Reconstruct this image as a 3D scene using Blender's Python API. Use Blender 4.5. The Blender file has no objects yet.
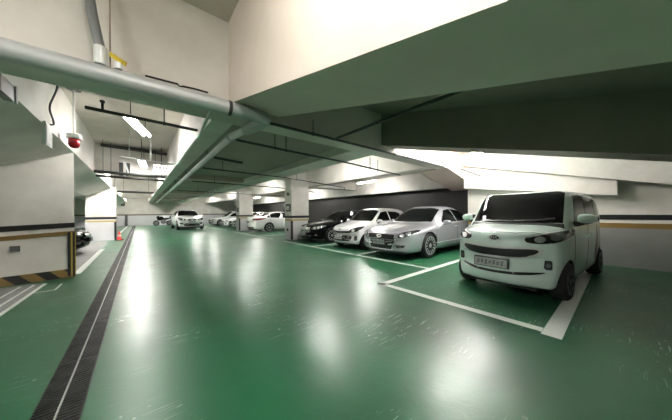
import bpy, bmesh, math, random
from mathutils import Vector, Matrix
from mathutils.bvhtree import BVHTree
from mathutils.geometry import delaunay_2d_cdt
random.seed(7)
PI = math.pi
scene = bpy.context.scene
COL = scene.collection

# ------------------------------------------------------------------ camera
cam_d = bpy.data.cameras.new('camera'); cam = bpy.data.objects.new('camera', cam_d); COL.objects.link(cam)
cam_d.sensor_fit = 'HORIZONTAL'; cam_d.sensor_width = 36.0; cam_d.lens = 237.0 / 672.0 * 36.0
cam_d.shift_y = 2.6 / 672.0
cam_d.clip_start = 0.02
YAW = math.radians(39.7); ROLL = math.radians(0.41)
cam.matrix_world = (Matrix.Translation((0, 0, 1.35)) @ Matrix.Rotation(-YAW, 4, 'Z')
                    @ Matrix.Rotation(PI / 2, 4, 'X') @ Matrix.Rotation(-ROLL, 4, 'Z'))
scene.camera = cam
scene.view_settings.view_transform = 'Standard'; scene.view_settings.look = 'None'
scene.view_settings.gamma = 1.0; scene.view_settings.use_curve_mapping = False
scene.view_settings.exposure = 2.15
w = bpy.data.worlds.new('world'); scene.world = w; w.use_nodes = True
w.node_tree.nodes['Background'].inputs[0].default_value = (0.0, 0.0, 0.0, 1)
w.node_tree.nodes['Background'].inputs[1].default_value = 0.0

# ------------------------------------------------------------------ materials
def mat(name, col, rough=0.5, metal=0.0, coat=0.0, emit=None, strength=0.0, spec=0.5):
    m = bpy.data.materials.new(name); m.use_nodes = True
    b = m.node_tree.nodes['Principled BSDF']
    b.inputs['Base Color'].default_value = (*col, 1); b.inputs['Roughness'].default_value = rough
    b.inputs['Metallic'].default_value = metal; b.inputs['Coat Weight'].default_value = coat
    b.inputs['Coat Roughness'].default_value = 0.06
    b.inputs['Specular IOR Level'].default_value = spec
    if emit:
        b.inputs['Emission Color'].default_value = (*emit, 1); b.inputs['Emission Strength'].default_value = strength
    return m

def nodes(m):
    nt = m.node_tree
    def N(t, **kw):
        n = nt.nodes.new(t)
        for k, v in kw.items():
            if hasattr(n, k): setattr(n, k, v)
            else: n.inputs[k].default_value = v
        return n
    return nt, N, (lambda a, b: nt.links.new(a, b)), nt.nodes['Principled BSDF']

def ramp(N, stops):
    r = N('ShaderNodeValToRGB'); e = r.color_ramp.elements
    e[0].position, e[0].color = stops[0][0], (*stops[0][1], 1)
    e[1].position, e[1].color = stops[-1][0], (*stops[-1][1], 1)
    for p, c in stops[1:-1]:
        x = e.new(p); x.color = (*c, 1)
    return r

def wall_mat(name, col, dirt, rough=0.6, scale=1.2, amount=(0.35, 0.75), bump=0.05):
    """painted concrete with blotchy grime of its own"""
    m = mat(name, col, rough); nt, N, L, b = nodes(m)
    tc = N('ShaderNodeTexCoord')
    n1 = N('ShaderNodeTexNoise', Scale=scale, Detail=6.0, Roughness=0.65); L(tc.outputs['Object'], n1.inputs['Vector'])
    r = ramp(N, [(amount[0], dirt), (amount[1], col)]); L(n1.outputs['Fac'], r.inputs['Fac'])
    n2 = N('ShaderNodeTexNoise', Scale=38.0, Detail=3.0); L(tc.outputs['Object'], n2.inputs['Vector'])
    bp = N('ShaderNodeBump', Strength=bump, Distance=0.02); L(n2.outputs['Fac'], bp.inputs['Height'])
    L(r.outputs['Color'], b.inputs['Base Color']); L(bp.outputs['Normal'], b.inputs['Normal'])
    return m

WHITE = wall_mat('white_wall_paint', (0.80, 0.78, 0.745), (0.61, 0.575, 0.52))
CONC = wall_mat('painted_concrete_soffit', (0.64, 0.52, 0.45), (0.52, 0.43, 0.37), scale=0.8)
CEIL = wall_mat('ceiling_paint', (0.66, 0.63, 0.57), (0.52, 0.48, 0.41))
GREYW = wall_mat('grey_wainscot_paint', (0.27, 0.27, 0.265), (0.22, 0.22, 0.215), rough=0.45)
PALEG = wall_mat('pale_grey_wainscot_paint', (0.68, 0.68, 0.70), (0.60, 0.60, 0.61), rough=0.45)
DARKW = wall_mat('dark_grey_wall', (0.017, 0.0155, 0.0135), (0.012, 0.011, 0.010), rough=0.55)  # one dark grey-brown tone for the back and return walls
BLACKP = mat('black_stripe_paint', (0.012, 0.012, 0.013), 0.4)
OCHRE = mat('ochre_stripe_paint', (0.22, 0.135, 0.035), 0.45)
CREAM = mat('cream_paint', (0.72, 0.68, 0.50), 0.5)
GALV = mat('galvanised_steel', (0.50, 0.51, 0.51), 0.5, 0.4)
GALV_W = mat('pale_pipe_paint', (0.66, 0.67, 0.66), 0.35, 0.2)
DARKPIPE = mat('dark_pipe_paint', (0.035, 0.036, 0.034), 0.45)
BLACKR = mat('black_rubber', (0.012, 0.012, 0.012), 0.75)
BLACKM = mat('black_plastic', (0.016, 0.016, 0.017), 0.4)
DARKG = mat('dark_grey_plastic', (0.09, 0.09, 0.09), 0.45)
CHROME = mat('chrome', (0.88, 0.89, 0.90), 0.28, 0.85)
ALLOY = mat('alloy_wheel', (0.62, 0.62, 0.64), 0.3, 0.85)
GLASS_D = mat('tinted_car_glass', (0.004, 0.005, 0.005), 0.04, 0.0, 0.0, spec=0.14)
LAMP = mat('headlamp_glass', (0.30, 0.31, 0.32), 0.08, 0.55, 0.8)
LAMPD = mat('headlamp_dark_bezel', (0.03, 0.03, 0.032), 0.12, 0.2, 0.8)
REDLAMP = mat('red_tail_lamp', (0.16, 0.012, 0.015), 0.12, 0.0, 0.8)
REDDOME = mat('red_beacon_dome', (0.62, 0.015, 0.03), 0.15, 0.0, 0.8)
PLATE = mat('white_plate', (0.46, 0.48, 0.47), 0.4)
PLATEMARK = mat('plate_smudge', (0.22, 0.23, 0.23), 0.6)
WHITEPL = mat('white_plastic', (0.78, 0.78, 0.77), 0.4)
YELLOW = mat('yellow_valve_paint', (0.62, 0.45, 0.04), 0.4)
CONE_R = mat('cone_red_orange', (0.62, 0.05, 0.035), 0.5)
TUBE = mat('fluorescent_tube', (1, 1, 1), 0.4, emit=(1.0, 0.97, 0.92), strength=60.0)
SIGNLIT = mat('lit_sign_face', (0.8, 0.8, 0.8), 0.4, emit=(1.0, 0.98, 0.95), strength=0.45)
def car_paint(name, col, metal=0.0, rough=0.35):
    return mat(name, col, rough, metal, 1.0)

def floor_mat():
    m = mat('green_epoxy_floor', (0.014, 0.15, 0.075), 0.25, spec=0.62); nt, N, L, b = nodes(m)
    tc = N('ShaderNodeTexCoord')
    n1 = N('ShaderNodeTexNoise', Scale=0.55, Detail=6.0, Roughness=0.6); L(tc.outputs['Object'], n1.inputs['Vector'])
    base = ramp(N, [(0.30, (0.014, 0.080, 0.033)), (0.52, (0.018, 0.110, 0.048)), (0.75, (0.030, 0.140, 0.070))])
    L(n1.outputs['Fac'], base.inputs['Fac'])
    # pale scuffs: stretched ridges in two directions
    out = base.outputs['Color']
    nm = N('ShaderNodeTexNoise', Scale=0.9, Detail=2.0); L(tc.outputs['Object'], nm.inputs['Vector'])
    mk = N('ShaderNodeMapRange'); mk.inputs['From Min'].default_value = 0.50; mk.inputs['From Max'].default_value = 0.62
    L(nm.outputs['Fac'], mk.inputs['Value'])
    for ang, sc, lo in ((0.5, (2.5, 75.0, 1.0), 0.67), (1.9, (3.0, 90.0, 1.0), 0.68), (2.6, (14.0, 30.0, 1.0), 0.68)):
        mp = N('ShaderNodeMapping'); mp.inputs['Rotation'].default_value = (0, 0, ang); mp.inputs['Scale'].default_value = sc
        L(tc.outputs['Object'], mp.inputs['Vector'])
        ns = N('ShaderNodeTexNoise', Scale=1.0, Detail=1.5, Roughness=0.4); L(mp.outputs['Vector'], ns.inputs['Vector'])
        rs = N('ShaderNodeMapRange'); rs.inputs['From Min'].default_value = lo; rs.inputs['From Max'].default_value = lo+0.05
        L(ns.outputs['Fac'], rs.inputs['Value'])
        ml = N('ShaderNodeMath', operation='MULTIPLY'); L(rs.outputs['Result'], ml.inputs[0]); L(mk.outputs['Result'], ml.inputs[1])
        mx = N('ShaderNodeMix', data_type='RGBA'); L(ml.outputs[0], mx.inputs[0])
        L(out, mx.inputs[6]); mx.inputs[7].default_value = (0.42, 0.55, 0.49, 1); out = mx.outputs[2]
    L(out, b.inputs['Base Color'])
    n3 = N('ShaderNodeTexNoise', Scale=1.6, Detail=7.0, Roughness=0.7); L(tc.outputs['Object'], n3.inputs['Vector'])
    rr = N('ShaderNodeMapRange'); rr.inputs['From Min'].default_value = 0.3; rr.inputs['From Max'].default_value = 0.7
    rr.inputs['To Min'].default_value = 0.285; rr.inputs['To Max'].default_value = 0.36
    L(n3.outputs['Fac'], rr.inputs['Value']); L(rr.outputs['Result'], b.inputs['Roughness'])
    n4 = N('ShaderNodeTexNoise', Scale=3.0, Detail=3.0, Roughness=0.5); L(tc.outputs['Object'], n4.inputs['Vector'])
    bp = N('ShaderNodeBump', Strength=0.12, Distance=0.02); L(n4.outputs['Fac'], bp.inputs['Height'])
    n5 = N('ShaderNodeTexNoise', Scale=11.0, Detail=4.0, Roughness=0.6, Distortion=1.2); L(tc.outputs['Object'], n5.inputs['Vector'])
    b2 = N('ShaderNodeBump', Strength=0.16, Distance=0.01); L(n5.outputs['Fac'], b2.inputs['Height']); L(bp.outputs['Normal'], b2.inputs['Normal'])
    L(b2.outputs['Normal'], b.inputs['Normal'])
    return m
FLOOR = floor_mat()

def line_mat():
    m = mat('worn_white_line_paint', (0.72, 0.74, 0.70), 0.4); nt, N, L, b = nodes(m)
    tc = N('ShaderNodeTexCoord'); n = N('ShaderNodeTexNoise', Scale=9.0, Detail=6.0, Roughness=0.7)
    L(tc.outputs['Object'], n.inputs['Vector'])
    r = ramp(N, [(0.28, (0.30, 0.38, 0.33)), (0.42, (0.74, 0.76, 0.72))]); L(n.outputs['Fac'], r.inputs['Fac'])
    L(r.outputs['Color'], b.inputs['Base Color'])
    return m
LINE = line_mat()

def grate_mat():
    m = mat('worn_iron_grate', (0.05, 0.052, 0.05), 0.45, 0.5); nt, N, L, b = nodes(m)
    tc = N('ShaderNodeTexCoord'); n = N('ShaderNodeTexNoise', Scale=6.0, Detail=5.0)
    L(tc.outputs['Object'], n.inputs['Vector'])
    r = ramp(N, [(0.35, (0.015, 0.015, 0.015)), (0.75, (0.07, 0.07, 0.068))]); L(n.outputs['Fac'], r.inputs['Fac'])
    L(r.outputs['Color'], b.inputs['Base Color'])
    return m
GRATE = grate_mat()
GRATE_EDGE = mat('grate_centre_rail', (0.40, 0.41, 0.40), 0.4, 0.5)

def hazard_mat():
    m = mat('hazard_stripe_paint', (0.1, 0.1, 0.1), 0.45); nt, N, L, b = nodes(m)
    tc = N('ShaderNodeTexCoord'); mp = N('ShaderNodeSeparateXYZ'); L(tc.outputs['Object'], mp.inputs[0])
    a = N('ShaderNodeMath', operation='MULTIPLY'); a.inputs[1].default_value = 0.9; L(mp.outputs['Z'], a.inputs[0])
    s = N('ShaderNodeMath', operation='ADD'); L(mp.outputs['X'], s.inputs[0]); L(a.outputs[0], s.inputs[1])
    k = N('ShaderNodeMath', operation='MULTIPLY'); k.inputs[1].default_value = 2.6; L(s.outputs[0], k.inputs[0])
    f = N('ShaderNodeMath', operation='FRACT'); L(k.outputs[0], f.inputs[0])
    g = N('ShaderNodeMath', operation='GREATER_THAN'); g.inputs[1].default_value = 0.5; L(f.outputs[0], g.inputs[0])
    mx = N('ShaderNodeMix', data_type='RGBA'); L(g.outputs[0], mx.inputs['Factor'])
    mx.inputs['A'].default_value = (0.013, 0.013, 0.014, 1); mx.inputs['B'].default_value = (0.22, 0.14, 0.04, 1)
    L(mx.outputs['Result'], b.inputs['Base Color'])
    return m
HAZARD = hazard_mat()

# ------------------------------------------------------------------ mesh helpers
def obj(name, bm, m, parent=None, smooth=False, loc=None, angle=None):
    bmesh.ops.recalc_face_normals(bm, faces=bm.faces)
    me = bpy.data.meshes.new(name); bm.to_mesh(me); bm.free()
    for mm in (m if isinstance(m, (list, tuple)) else [m]): me.materials.append(mm)
    if smooth:
        for p in me.polygons: p.use_smooth = True
        if angle: me.set_sharp_from_angle(angle=math.radians(angle))
    o = bpy.data.objects.new(name, me); COL.objects.link(o)
    if parent is not None: o.parent = parent
    if loc: o.location = loc
    return o
def tag(o, label, cat, group=None):
    o['label'] = label; o['category'] = cat
    if group: o['group'] = group
    return o
def thing(name, label, cat, loc=(0, 0, 0), rz=0.0, group=None):
    o = bpy.data.objects.new(name, None); COL.objects.link(o); o.location = loc; o.rotation_euler = (0, 0, rz)
    o.empty_display_size = 0.2
    return tag(o, label, cat, group)
def struct(name, bm, m, parent=None):
    o = obj(name, bm, m, parent)
    if parent is None: o['kind'] = 'structure'
    return o
def box(bm, x0, x1, y0, y1, z0, z1):
    v = [bm.verts.new(p) for p in ((x0,y0,z0),(x1,y0,z0),(x1,y1,z0),(x0,y1,z0),(x0,y0,z1),(x1,y0,z1),(x1,y1,z1),(x0,y1,z1))]
    for f in ((0,3,2,1),(4,5,6,7),(0,1,5,4),(1,2,6,5),(2,3,7,6),(3,0,4,7)): bm.faces.new([v[i] for i in f])
    return v
def B(*a):
    bm = bmesh.new(); box(bm, *a); return bm
def hexa(pts):
    bm = bmesh.new(); v = [bm.verts.new(p) for p in pts]
    for f in ((0,3,2,1),(4,5,6,7),(0,1,5,4),(1,2,6,5),(2,3,7,6),(3,0,4,7)): bm.faces.new([v[i] for i in f])
    return bm
def prism(bm, poly, axis, a, b):
    """extrude a 2-D polygon along axis 'x' (poly=(y,z)), 'y' (poly=(x,z)) or 'z' (poly=(x,y))"""
    def P(p, t): return {'x': (t, p[0], p[1]), 'y': (p[0], t, p[1]), 'z': (p[0], p[1], t)}[axis]
    A = [bm.verts.new(P(p, a)) for p in poly]; C = [bm.verts.new(P(p, b)) for p in poly]; n = len(poly)
    bm.faces.new(A); bm.faces.new(C[::-1])
    for i in range(n): bm.faces.new((A[i], A[(i+1)%n], C[(i+1)%n], C[i]))
    return bm
def tube(bm, pts, r, n=12, closed_ends=True):
    pts = [Vector(p) for p in pts]; rings = []
    up = None
    for i, p in enumerate(pts):
        d = (pts[min(i+1, len(pts)-1)] - pts[max(i-1, 0)]).normalized()
        if up is None:
            up = Vector((0,0,1)) if abs(d.z) < 0.9 else Vector((1,0,0))
        s = d.cross(up).normalized(); up = s.cross(d).normalized()
        rr = r[i] if isinstance(r, (list, tuple)) else r
        rings.append([bm.verts.new(p + (s*math.cos(2*PI*k/n) + up*math.sin(2*PI*k/n))*rr) for k in range(n)])
    for a, b in zip(rings, rings[1:]):
        for k in range(n): bm.faces.new((a[k], a[(k+1)%n], b[(k+1)%n], b[k]))
    if closed_ends: bm.faces.new(rings[0][::-1]); bm.faces.new(rings[-1])
    return bm
def T(pts, r, n=12): return tube(bmesh.new(), pts, r, n)
def lathe(bm, prof, axis='z', c=(0,0,0), n=24):
    """revolve (radius, height) profile"""
    rings = []
    for r, h in prof:
        ring = []
        for k in range(n):
            a = 2*PI*k/n; u, v = r*math.cos(a), r*math.sin(a)
            p = {'z': (u, v, h), 'y': (u, h, v), 'x': (h, u, v)}[axis]
            ring.append(bm.verts.new((c[0]+p[0], c[1]+p[1], c[2]+p[2])))
        rings.append(ring)
    for a, b in zip(rings, rings[1:]):
        for k in range(n): bm.faces.new((a[k], a[(k+1)%n], b[(k+1)%n], b[k]))
    bm.faces.new(rings[0]); bm.faces.new(rings[-1])
    return bm
def bend(pts, rad=0.12, n=5):
    """round the corners of a polyline"""
    pts = [Vector(p) for p in pts]; out = [pts[0]]
    for a, b, c in zip(pts, pts[1:], pts[2:]):
        r = min(rad, (b-a).length*0.45, (c-b).length*0.45)
        p0 = b + (a-b).normalized()*r; p1 = b + (c-b).normalized()*r
        for k in range(n+1):
            t = k/n; out.append(p0*(1-t)**2 + b*2*t*(1-t) + p1*t*t)
    out.append(pts[-1]); return out
def dup(root, loc, rz=None, label=None):
    r = root.copy(); COL.objects.link(r); r.location = loc
    if rz is not None: r.rotation_euler = (0, 0, rz)
    if label: r['label'] = label
    for ch in list(root.children):
        c = ch.copy(); COL.objects.link(c); c.parent = r
        for g in list(ch.children):
            d = g.copy(); COL.objects.link(d); d.parent = c
    return r

# ------------------------------------------------------------------ setting
ZB = 2.72                                    # underside of the deep beams
floor = struct('floor', B(-7.2, 11.2, -6.2, 36.2, -0.2, 0.0), FLOOR)
def wall(name, dims, m=WHITE): return struct(name, B(*dims), m)
wall_left = wall('wall_left', (-7.2, -7.0, -6, 36, 0, 4.2))
RECESS_SHADE = wall_mat('shade_toned_concrete', (0.27, 0.24, 0.19), (0.20, 0.18, 0.14), scale=0.8)  # concrete colour darkened to stand in for shade between the ramp beams
RAMPW = wall_mat('aged_cream_concrete', (0.72, 0.63, 0.55), (0.60, 0.52, 0.44), scale=0.7)
AGED = wall_mat('aged_white_concrete', (0.72, 0.685, 0.63), (0.57, 0.53, 0.47), scale=0.9)
wall('wall_near', (-7, 8.9, -6.2, -6, 0, 4.2))
wall_far = wall('wall_far', (-7, 11, 36, 36.2, 0, 4.2))
wall_right = wall('wall_right', (8.9, 9.1, -6, 3.45, 0, 4.4))
wall('wall_return', (9.1, 11, 3.25, 3.45, 0, 4.4), DARKW)
wall_back = wall('wall_back', (11.0, 11.2, 3.25, 36, 0, 4.2), DARKW)
# painted bands on the walls (thin coats of paint fixed to their wall)
def band(parent, name, dims, m): return obj(name, B(*dims), m, parent)
band(wall_right, 'black_stripe', (8.893, 8.9, -6, 3.45, 1.13, 1.25), BLACKP)
band(wall_right, 'ochre_stripe', (8.893, 8.9, -6, 3.45, 0.93, 1.05), OCHRE)
band(wall_right, 'grey_wainscot', (8.894, 8.9, -6, 3.45, 0.0, 0.93), GREYW)
band(wall_far, 'dark_stripe', (-7, 11, 35.992, 36, 1.18, 1.32), mat('dull_brown_stripe', (0.12, 0.09, 0.07), 0.5))
band(wall_far, 'pale_wainscot', (-7, 11, 35.993, 36, 0.0, 1.18), PALEG)
# ceilings
cl = bmesh.new()
box(cl, -7.2, 0.96, -6.2, 3.45, 3.98, 4.2)
box(cl, -7.2, 0.90, 3.6, 36.2, 3.67, 4.2)
box(cl, 4.2, 6.95, 3.6, 36.2, 3.67, 4.2)
box(cl, 7.0, 11.2, 3.6, 36.2, 3.25, 4.2)
struct('ceiling', cl, CEIL)
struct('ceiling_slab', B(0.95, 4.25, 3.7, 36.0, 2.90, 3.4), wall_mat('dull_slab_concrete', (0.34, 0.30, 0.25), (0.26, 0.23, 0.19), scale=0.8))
# beams
def beam(dims, m=CONC): return struct('ceiling_beam', B(*dims), m)
struct('ceiling_beam', B(-7, 7.4, 3.45, 3.82, ZB, 4.1), AGED)                     # beam carrying the big pipe
struct('ceiling_beam', hexa([(7.4,3.45,ZB),(9.9,3.45,2.20),(9.9,4.45,2.20),(7.4,4.45,ZB),(7.4,3.45,4.1),(9.9,3.45,4.1),(9.9,4.45,4.1),(7.4,4.45,4.1)]), CONC)
for y, zb in ((10.9, 2.74), (19.2, 2.74), (27.6, 2.74)):
    beam((-7, 0.90, y, y+0.5, zb, 3.8), WHITE)
    beam((0.95, 4.2, y, y+0.5, ZB+.006, 2.95))
    beam((4.2, 6.95, y-0.2, y+0.4, 3.05, 3.75), WHITE)
    beam((7.15, 10.6, y-0.2, y+0.4, 2.75, 3.35), WHITE)
beam((0.82, 1.12, 3.75, 36, ZB+.003, 3.75), WHITE)
beam((3.65, 4.32, 3.75, 36, ZB+.003, 3.75), WHITE)
beam((6.85, 7.25, 3.75, 36, ZB+.003, 3.75), WHITE)
beam((10.55, 11.1, 4.40, 36.1, 2.43, 3.35), WHITE)
# left edge beam with its sloping haunch
lb = bmesh.new(); prism(lb, [(-1.09, 3.75), (-1.09, 2.70), (-2.0, 2.28), (-2.6, 2.20), (-2.6, 3.75)], 'y', 3.75, 36.1)
struct('ceiling_beam', lb, WHITE)
# ramp to the floor above: sloping slab with edge beams, rising away from the camera
def rz(y, o=0.0): return 2.0 + 0.25*y + o
def sloped(x0, x1, y0, y1, o, top): 
    def t(y): return top if top > 3.5 else rz(y, top)
    return hexa([(x0,y0,rz(y0,o)),(x1,y0,rz(y0,o)),(x1,y1,rz(y1,o)),(x0,y1,rz(y1,o)),
                 (x0,y0,t(y0)),(x1,y0,t(y0)),(x1,y1,t(y1)),(x0,y1,t(y1))])
struct('ramp_beam', sloped(0.96, 1.70, -5.9, 3.45, 0.0, 4.1), RAMPW)
struct('ramp_beam', sloped(4.20, 4.72, -5.9, 3.44, 0.0, 1.2), RECESS_SHADE)
struct('ramp_beam', sloped(8.45, 8.90, -5.9, 3.45, 0.05, 1.2), WHITE)
struct('ramp_slab', sloped(1.65, 4.25, -5.9, 3.44, 0.68, 1.2), RECESS_SHADE)
struct('ramp_slab', sloped(4.65, 8.95, -5.9, 3.44, 0.68, 1.2), WHITE)
struct('wall_ledge', hexa([(8.58,0.06,1.70),(8.9,0.06,1.70),(8.9,3.45,2.16),(8.58,3.45,2.16),
                           (8.58,0.06,2.06),(8.9,0.06,2.06),(8.9,3.45,2.9),(8.58,3.45,2.9)]), WHITE)

# floor paint
def line(x0, y0, x1, y1, wd, m=LINE, nm='painted_line'):
    a, b = Vector((x0, y0, 0)), Vector((x1, y1, 0)); d = (b-a).normalized(); s = Vector((-d.y, d.x, 0))*wd/2
    q = [a-s, b-s, b+s, a+s]
    bm = hexa([(p.x, p.y, 0.0) for p in q] + [(p.x, p.y, 0.003) for p in q])
    return obj(nm, bm, m, floor)
line(3.40, 0.49, 8.6, 0.49, 0.17)
line(3.52, 0.58, 3.52, 2.96, 0.12)
line(3.46, 2.88, 8.6, 2.88, 0.13)
line(5.30, 2.95, 5.30, 10.3, 0.11)
for y in (5.42, 7.92): line(5.25, y, 10.3, y, 0.12)
line(5.30, 11.5, 5.30, 18.4, 0.11)
for y in (13.6, 16.2): line(5.25, y, 10.3, y, 0.12)
line(5.30, 19.9, 5.30, 34, 0.11)
line(-1.10, 7.9, -1.10, 12.9, 0.13)
line(-1.10, 17.9, -1.0, 35, 0.13)
line(-1.46, 5.0, -1.42, 7.2, 0.05)
line(-1.62, 5.0, -1.56, 7.2, 0.035)
line(-1.80, 5.0, -1.72, 7.2, 0.035)
line(-1.42, 6.47, -1.17, 6.50, 0.035, nm='painted_mark'); line(-1.17, 6.48, -1.17, 6.98, 0.025, nm='painted_mark')
# grey unpainted concrete inside the left bays
obj('bare_concrete', B(-7, -1.46, 4.2, 7.3, 0, 0.002), wall_mat('bare_concrete', (0.30, 0.30, 0.29), (0.2, 0.2, 0.2), scale=3), floor)
obj('bare_concrete', B(-7, -1.16, 8.2, 16.7, 0, 0.002), bpy.data.materials['bare_concrete'], floor)

# ------------------------------------------------------------------ drain
dr = thing('floor_drain', 'long black slotted drain channel running down the green floor', 'drain', (-0.435, 1.2, 0))
g = bmesh.new()
for row in (-1, 1):
    xa, xb = (-0.122, -0.008) if row < 0 else (0.008, 0.122)
    for k in range(30):
        y = k/30.0
        box(g, xa, xb, y + 0.004, y + 0.018, 0.004, 0.012)
box(g, -0.126, -0.120, 0, 0.994, 0, 0.012); box(g, 0.120, 0.126, 0, 0.994, 0, 0.012)
box(g, -0.126, 0.126, 0.985, 0.994, 0, 0.0125)
first = obj('grate_panel', g, GRATE, dr)
for k in range(1, 35):
    c = first.copy(); COL.objects.link(c); c.parent = dr; c.location = (0, k, 0)
obj('channel_bed', B(-0.128, 0.128, 0, 34.9, 0.0, 0.003), BLACKM, dr)
obj('centre_rail', B(-0.005, 0.005, 0, 34.9, 0.003, 0.0135), GRATE_EDGE, dr)

# ------------------------------------------------------------------ columns
def column(x0, x1, y0, y1, label, ztop=2.75, low=PALEG, haunch=False):
    t = thing('column', label, 'column', ((x0+x1)/2, (y0+y1)/2, 0))
    cx, cy = (x0+x1)/2, (y0+y1)/2; hx, hy = (x1-x0)/2, (y1-y0)/2
    obj('shaft', B(-hx, hx, -hy, hy, 0, ztop), WHITE, t)
    e = 0.006
    obj('black_stripe', B(-hx-e, hx+e, -hy-e, hy+e, 1.09, 1.21), BLACKP, t)
    obj('ochre_stripe', B(-hx-e, hx+e, -hy-e, hy+e, 0.95, 1.03), mat('ochre_column_paint', (0.45, 0.36, 0.15), 0.5), t)
    obj('painted_base', B(-hx-e*0.6, hx+e*0.6, -hy-e*0.6, hy+e*0.6, 0.0, 0.95), low, t)
    return t, hx, hy
def guard(t, x, y, sx, sy, z1=0.95, wd=0.07):
    """rubber corner guard: an angle wrapping one vertical edge"""
    bm = bmesh.new()
    box(bm, min(x, x-sx*wd), max(x, x-sx*wd), min(y, y+sy*0.014), max(y, y+sy*0.014), 0.02, z1)
    box(bm, min(x, x+sx*0.014), max(x, x+sx*0.014), min(y+sy*0.014, y-sy*wd), max(y+sy*0.014, y-sy*wd), 0.02, z1)
    return obj('corner_guard', bm, BLACKM, t)
c1, hx, hy = column(5.84, 6.85, 10.5, 11.2, 'white column between the black sedan and the white sedan, with a dark sign plate', 3.1)
guard(c1, -hx-.006, -hy-.006, -1, -1); guard(c1, hx+.006, -hy-.006, 1, -1)
sp = obj('sign_plate', B(-hx-0.02, -hx, -0.27, 0.20, 1.42, 1.80), BLACKM, c1)
bm = bmesh.new()
for (ya, yb, za, zb_) in ((0.10,0.14,1.50,1.70),(0.04,0.10,1.50,1.54),(0.04,0.08,1.50,1.70),(-0.03,0.0,1.50,1.70),(-0.15,-0.03,1.50,1.54),(-0.15,-0.12,1.50,1.72),(-0.12,-0.03,1.62,1.66)):
    box(bm, -hx-0.026, -hx-0.02, ya, yb, za, zb_)
obj('sign_lettering', bm, WHITEPL, sp)
obj('socket_box', B(-hx-0.04, -hx, -0.02, 0.10, 0.42, 0.56), BLACKM, c1)
c2, hx, hy = column(5.90, 6.95, 18.7, 19.45, 'white column farther along, beside the tail of the white sedan', 3.1)
guard(c2, -hx-.006, -hy-.006, -1, -1)
obj('sign_plate', B(-hx-0.02, -hx, -0.2, 0.2, 1.45, 1.80), BLACKM, c2)
c3, hx, hy = column(-2.05, -0.94, 16.9, 17.7, 'pale lilac-white column left of the drain, behind the red cone', 2.75)
guard(c3, hx+.006, -hy-.006, 1, -1)
# near left pier: broad front face turned slightly towards the camera
pier = thing('column', 'broad white pier at the left edge with a black and ochre hazard band at its foot', 'column', (-1.09, 7.62, 0), math.radians(12))
bm = bmesh.new()
prism(bm, [(-1.9, 0), (0, 0), (0, 2.72), (-0.9, 2.28), (-1.9, 2.2)], 'y', 0, 0.55)
obj('shaft', bm, WHITE, pier)
def slant(za, zb_, h, o=0.008, x0=-1.9, x1=0.004):
    """band whose lower edge runs from za at x=-0.9 to zb at x=0"""
    def zz(x): return zb_ + (za-zb_)*(-x/0.9)
    return prism(bmesh.new(), [(x0, zz(x0)), (x1, zz(x1)), (x1, zz(x1)+h), (x0, zz(x0)+h)], 'y', -o, 0.2)
obj('black_stripe', slant(1.03, 1.07, 0.105), BLACKP, pier)
obj('ochre_stripe', slant(0.86, 0.91, 0.085), OCHRE, pier)
hz = obj('hazard_band', slant(0.0, 0.0, 0.18, 0.012), HAZARD, pier)
bm = bmesh.new(); box(bm, -0.10, 0.012, -0.022, 0.0, 0.03, 0.97); box(bm, 0.0, 0.018, -0.022, 0.05, 0.03, 0.97)
cg = obj('corner_guard', bm, BLACKM, pier)
bm = bmesh.new(); box(bm, -0.055, -0.030, -0.027, -0.02, 0.03, 0.97); box(bm, 0.006, 0.0195, -0.024, 0.0, 0.03, 0.97)
obj('reflective_strip', bm, mat('ochre_reflector', (0.42, 0.30, 0.06), 0.4), cg)
cp = obj('cover_plate', B(-0.83, -0.71, -0.02, 0, 0.64, 0.75), DARKG, pier)
cp['label'] = 'grey metal cover plate'

# ------------------------------------------------------------------ pipes and fittings
O = Vector((1.25, 3.22, 2.705))
mp = thing('water_pipe', 'thick silver pipe crossing the ceiling along the white beam', 'pipe', O)
def rel(pts, o): return [tuple(Vector(p) - Vector(o)) for p in pts]
obj('pipe_run', T(rel([(-6.9, 3.22, 2.705), (1.10, 3.22, 2.705)], O), 0.088, 20), GALV, mp, True, angle=40)
for x in (-4.5, -2.2, 0.9): obj('pipe_clamp', T(rel([(x-0.02, 3.22, 2.705), (x+0.02, 3.22, 2.705)], O), 0.094, 20), DARKPIPE, mp)
o = (1.16, 3.9, 2.6)
ret = thing('water_pipe', 'silver pipe bending back from the thick pipe and running down the aisle', 'pipe', o)
obj('elbow', T(rel(bend([(1.10, 3.22, 2.705), (1.40, 3.22, 2.69), (1.36, 3.34, 2.65), (1.24, 3.62, 2.61)], 0.13, 6), o), 0.085, 18), GALV, ret, True, angle=60)
obj('pipe_run', T(rel(bend([(1.26, 3.57, 2.61), (1.16, 4.0, 2.60), (1.20, 6.9, 2.60), (1.35, 20, 2.60), (1.5, 33, 2.60)], 0.25, 4), o), 0.055, 14), GALV_W, ret, True, angle=40)
for y in (4.06, 8, 12, 16):
    x = 1.161 if y < 5 else 1.20 + (y-6.9)*0.01145
    obj('coupling', T(rel([(x, y, 2.60), (x, y+0.06, 2.60)], o), 0.064, 14), GALV, ret)
for y in (6, 9.5, 13, 17):
    x = 1.187 if y < 6.9 else 1.20 + (y-6.9)*0.01145
    obj('hanger_rod', T(rel([(x, y, 2.64), (x, y, 2.90)], o), 0.008, 6), DARKPIPE, ret)
thin = obj('conduit', T([(0.71, 3.3, 2.66), (0.775, 4.5, 2.66), (0.775, 20, 2.66), (0.775, 30, 2.66)], 0.022, 8), GALV_W, None, True)
tag(thin, 'thin pale conduit along the edge of the lower ceiling above the aisle', 'pipe')
ris = thing('riser_pipe', 'grey pipe dropping from the ceiling onto the thick silver pipe', 'pipe', (-0.28, 3.22, 2.8))
o = (-0.28, 3.22, 2.8)
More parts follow.
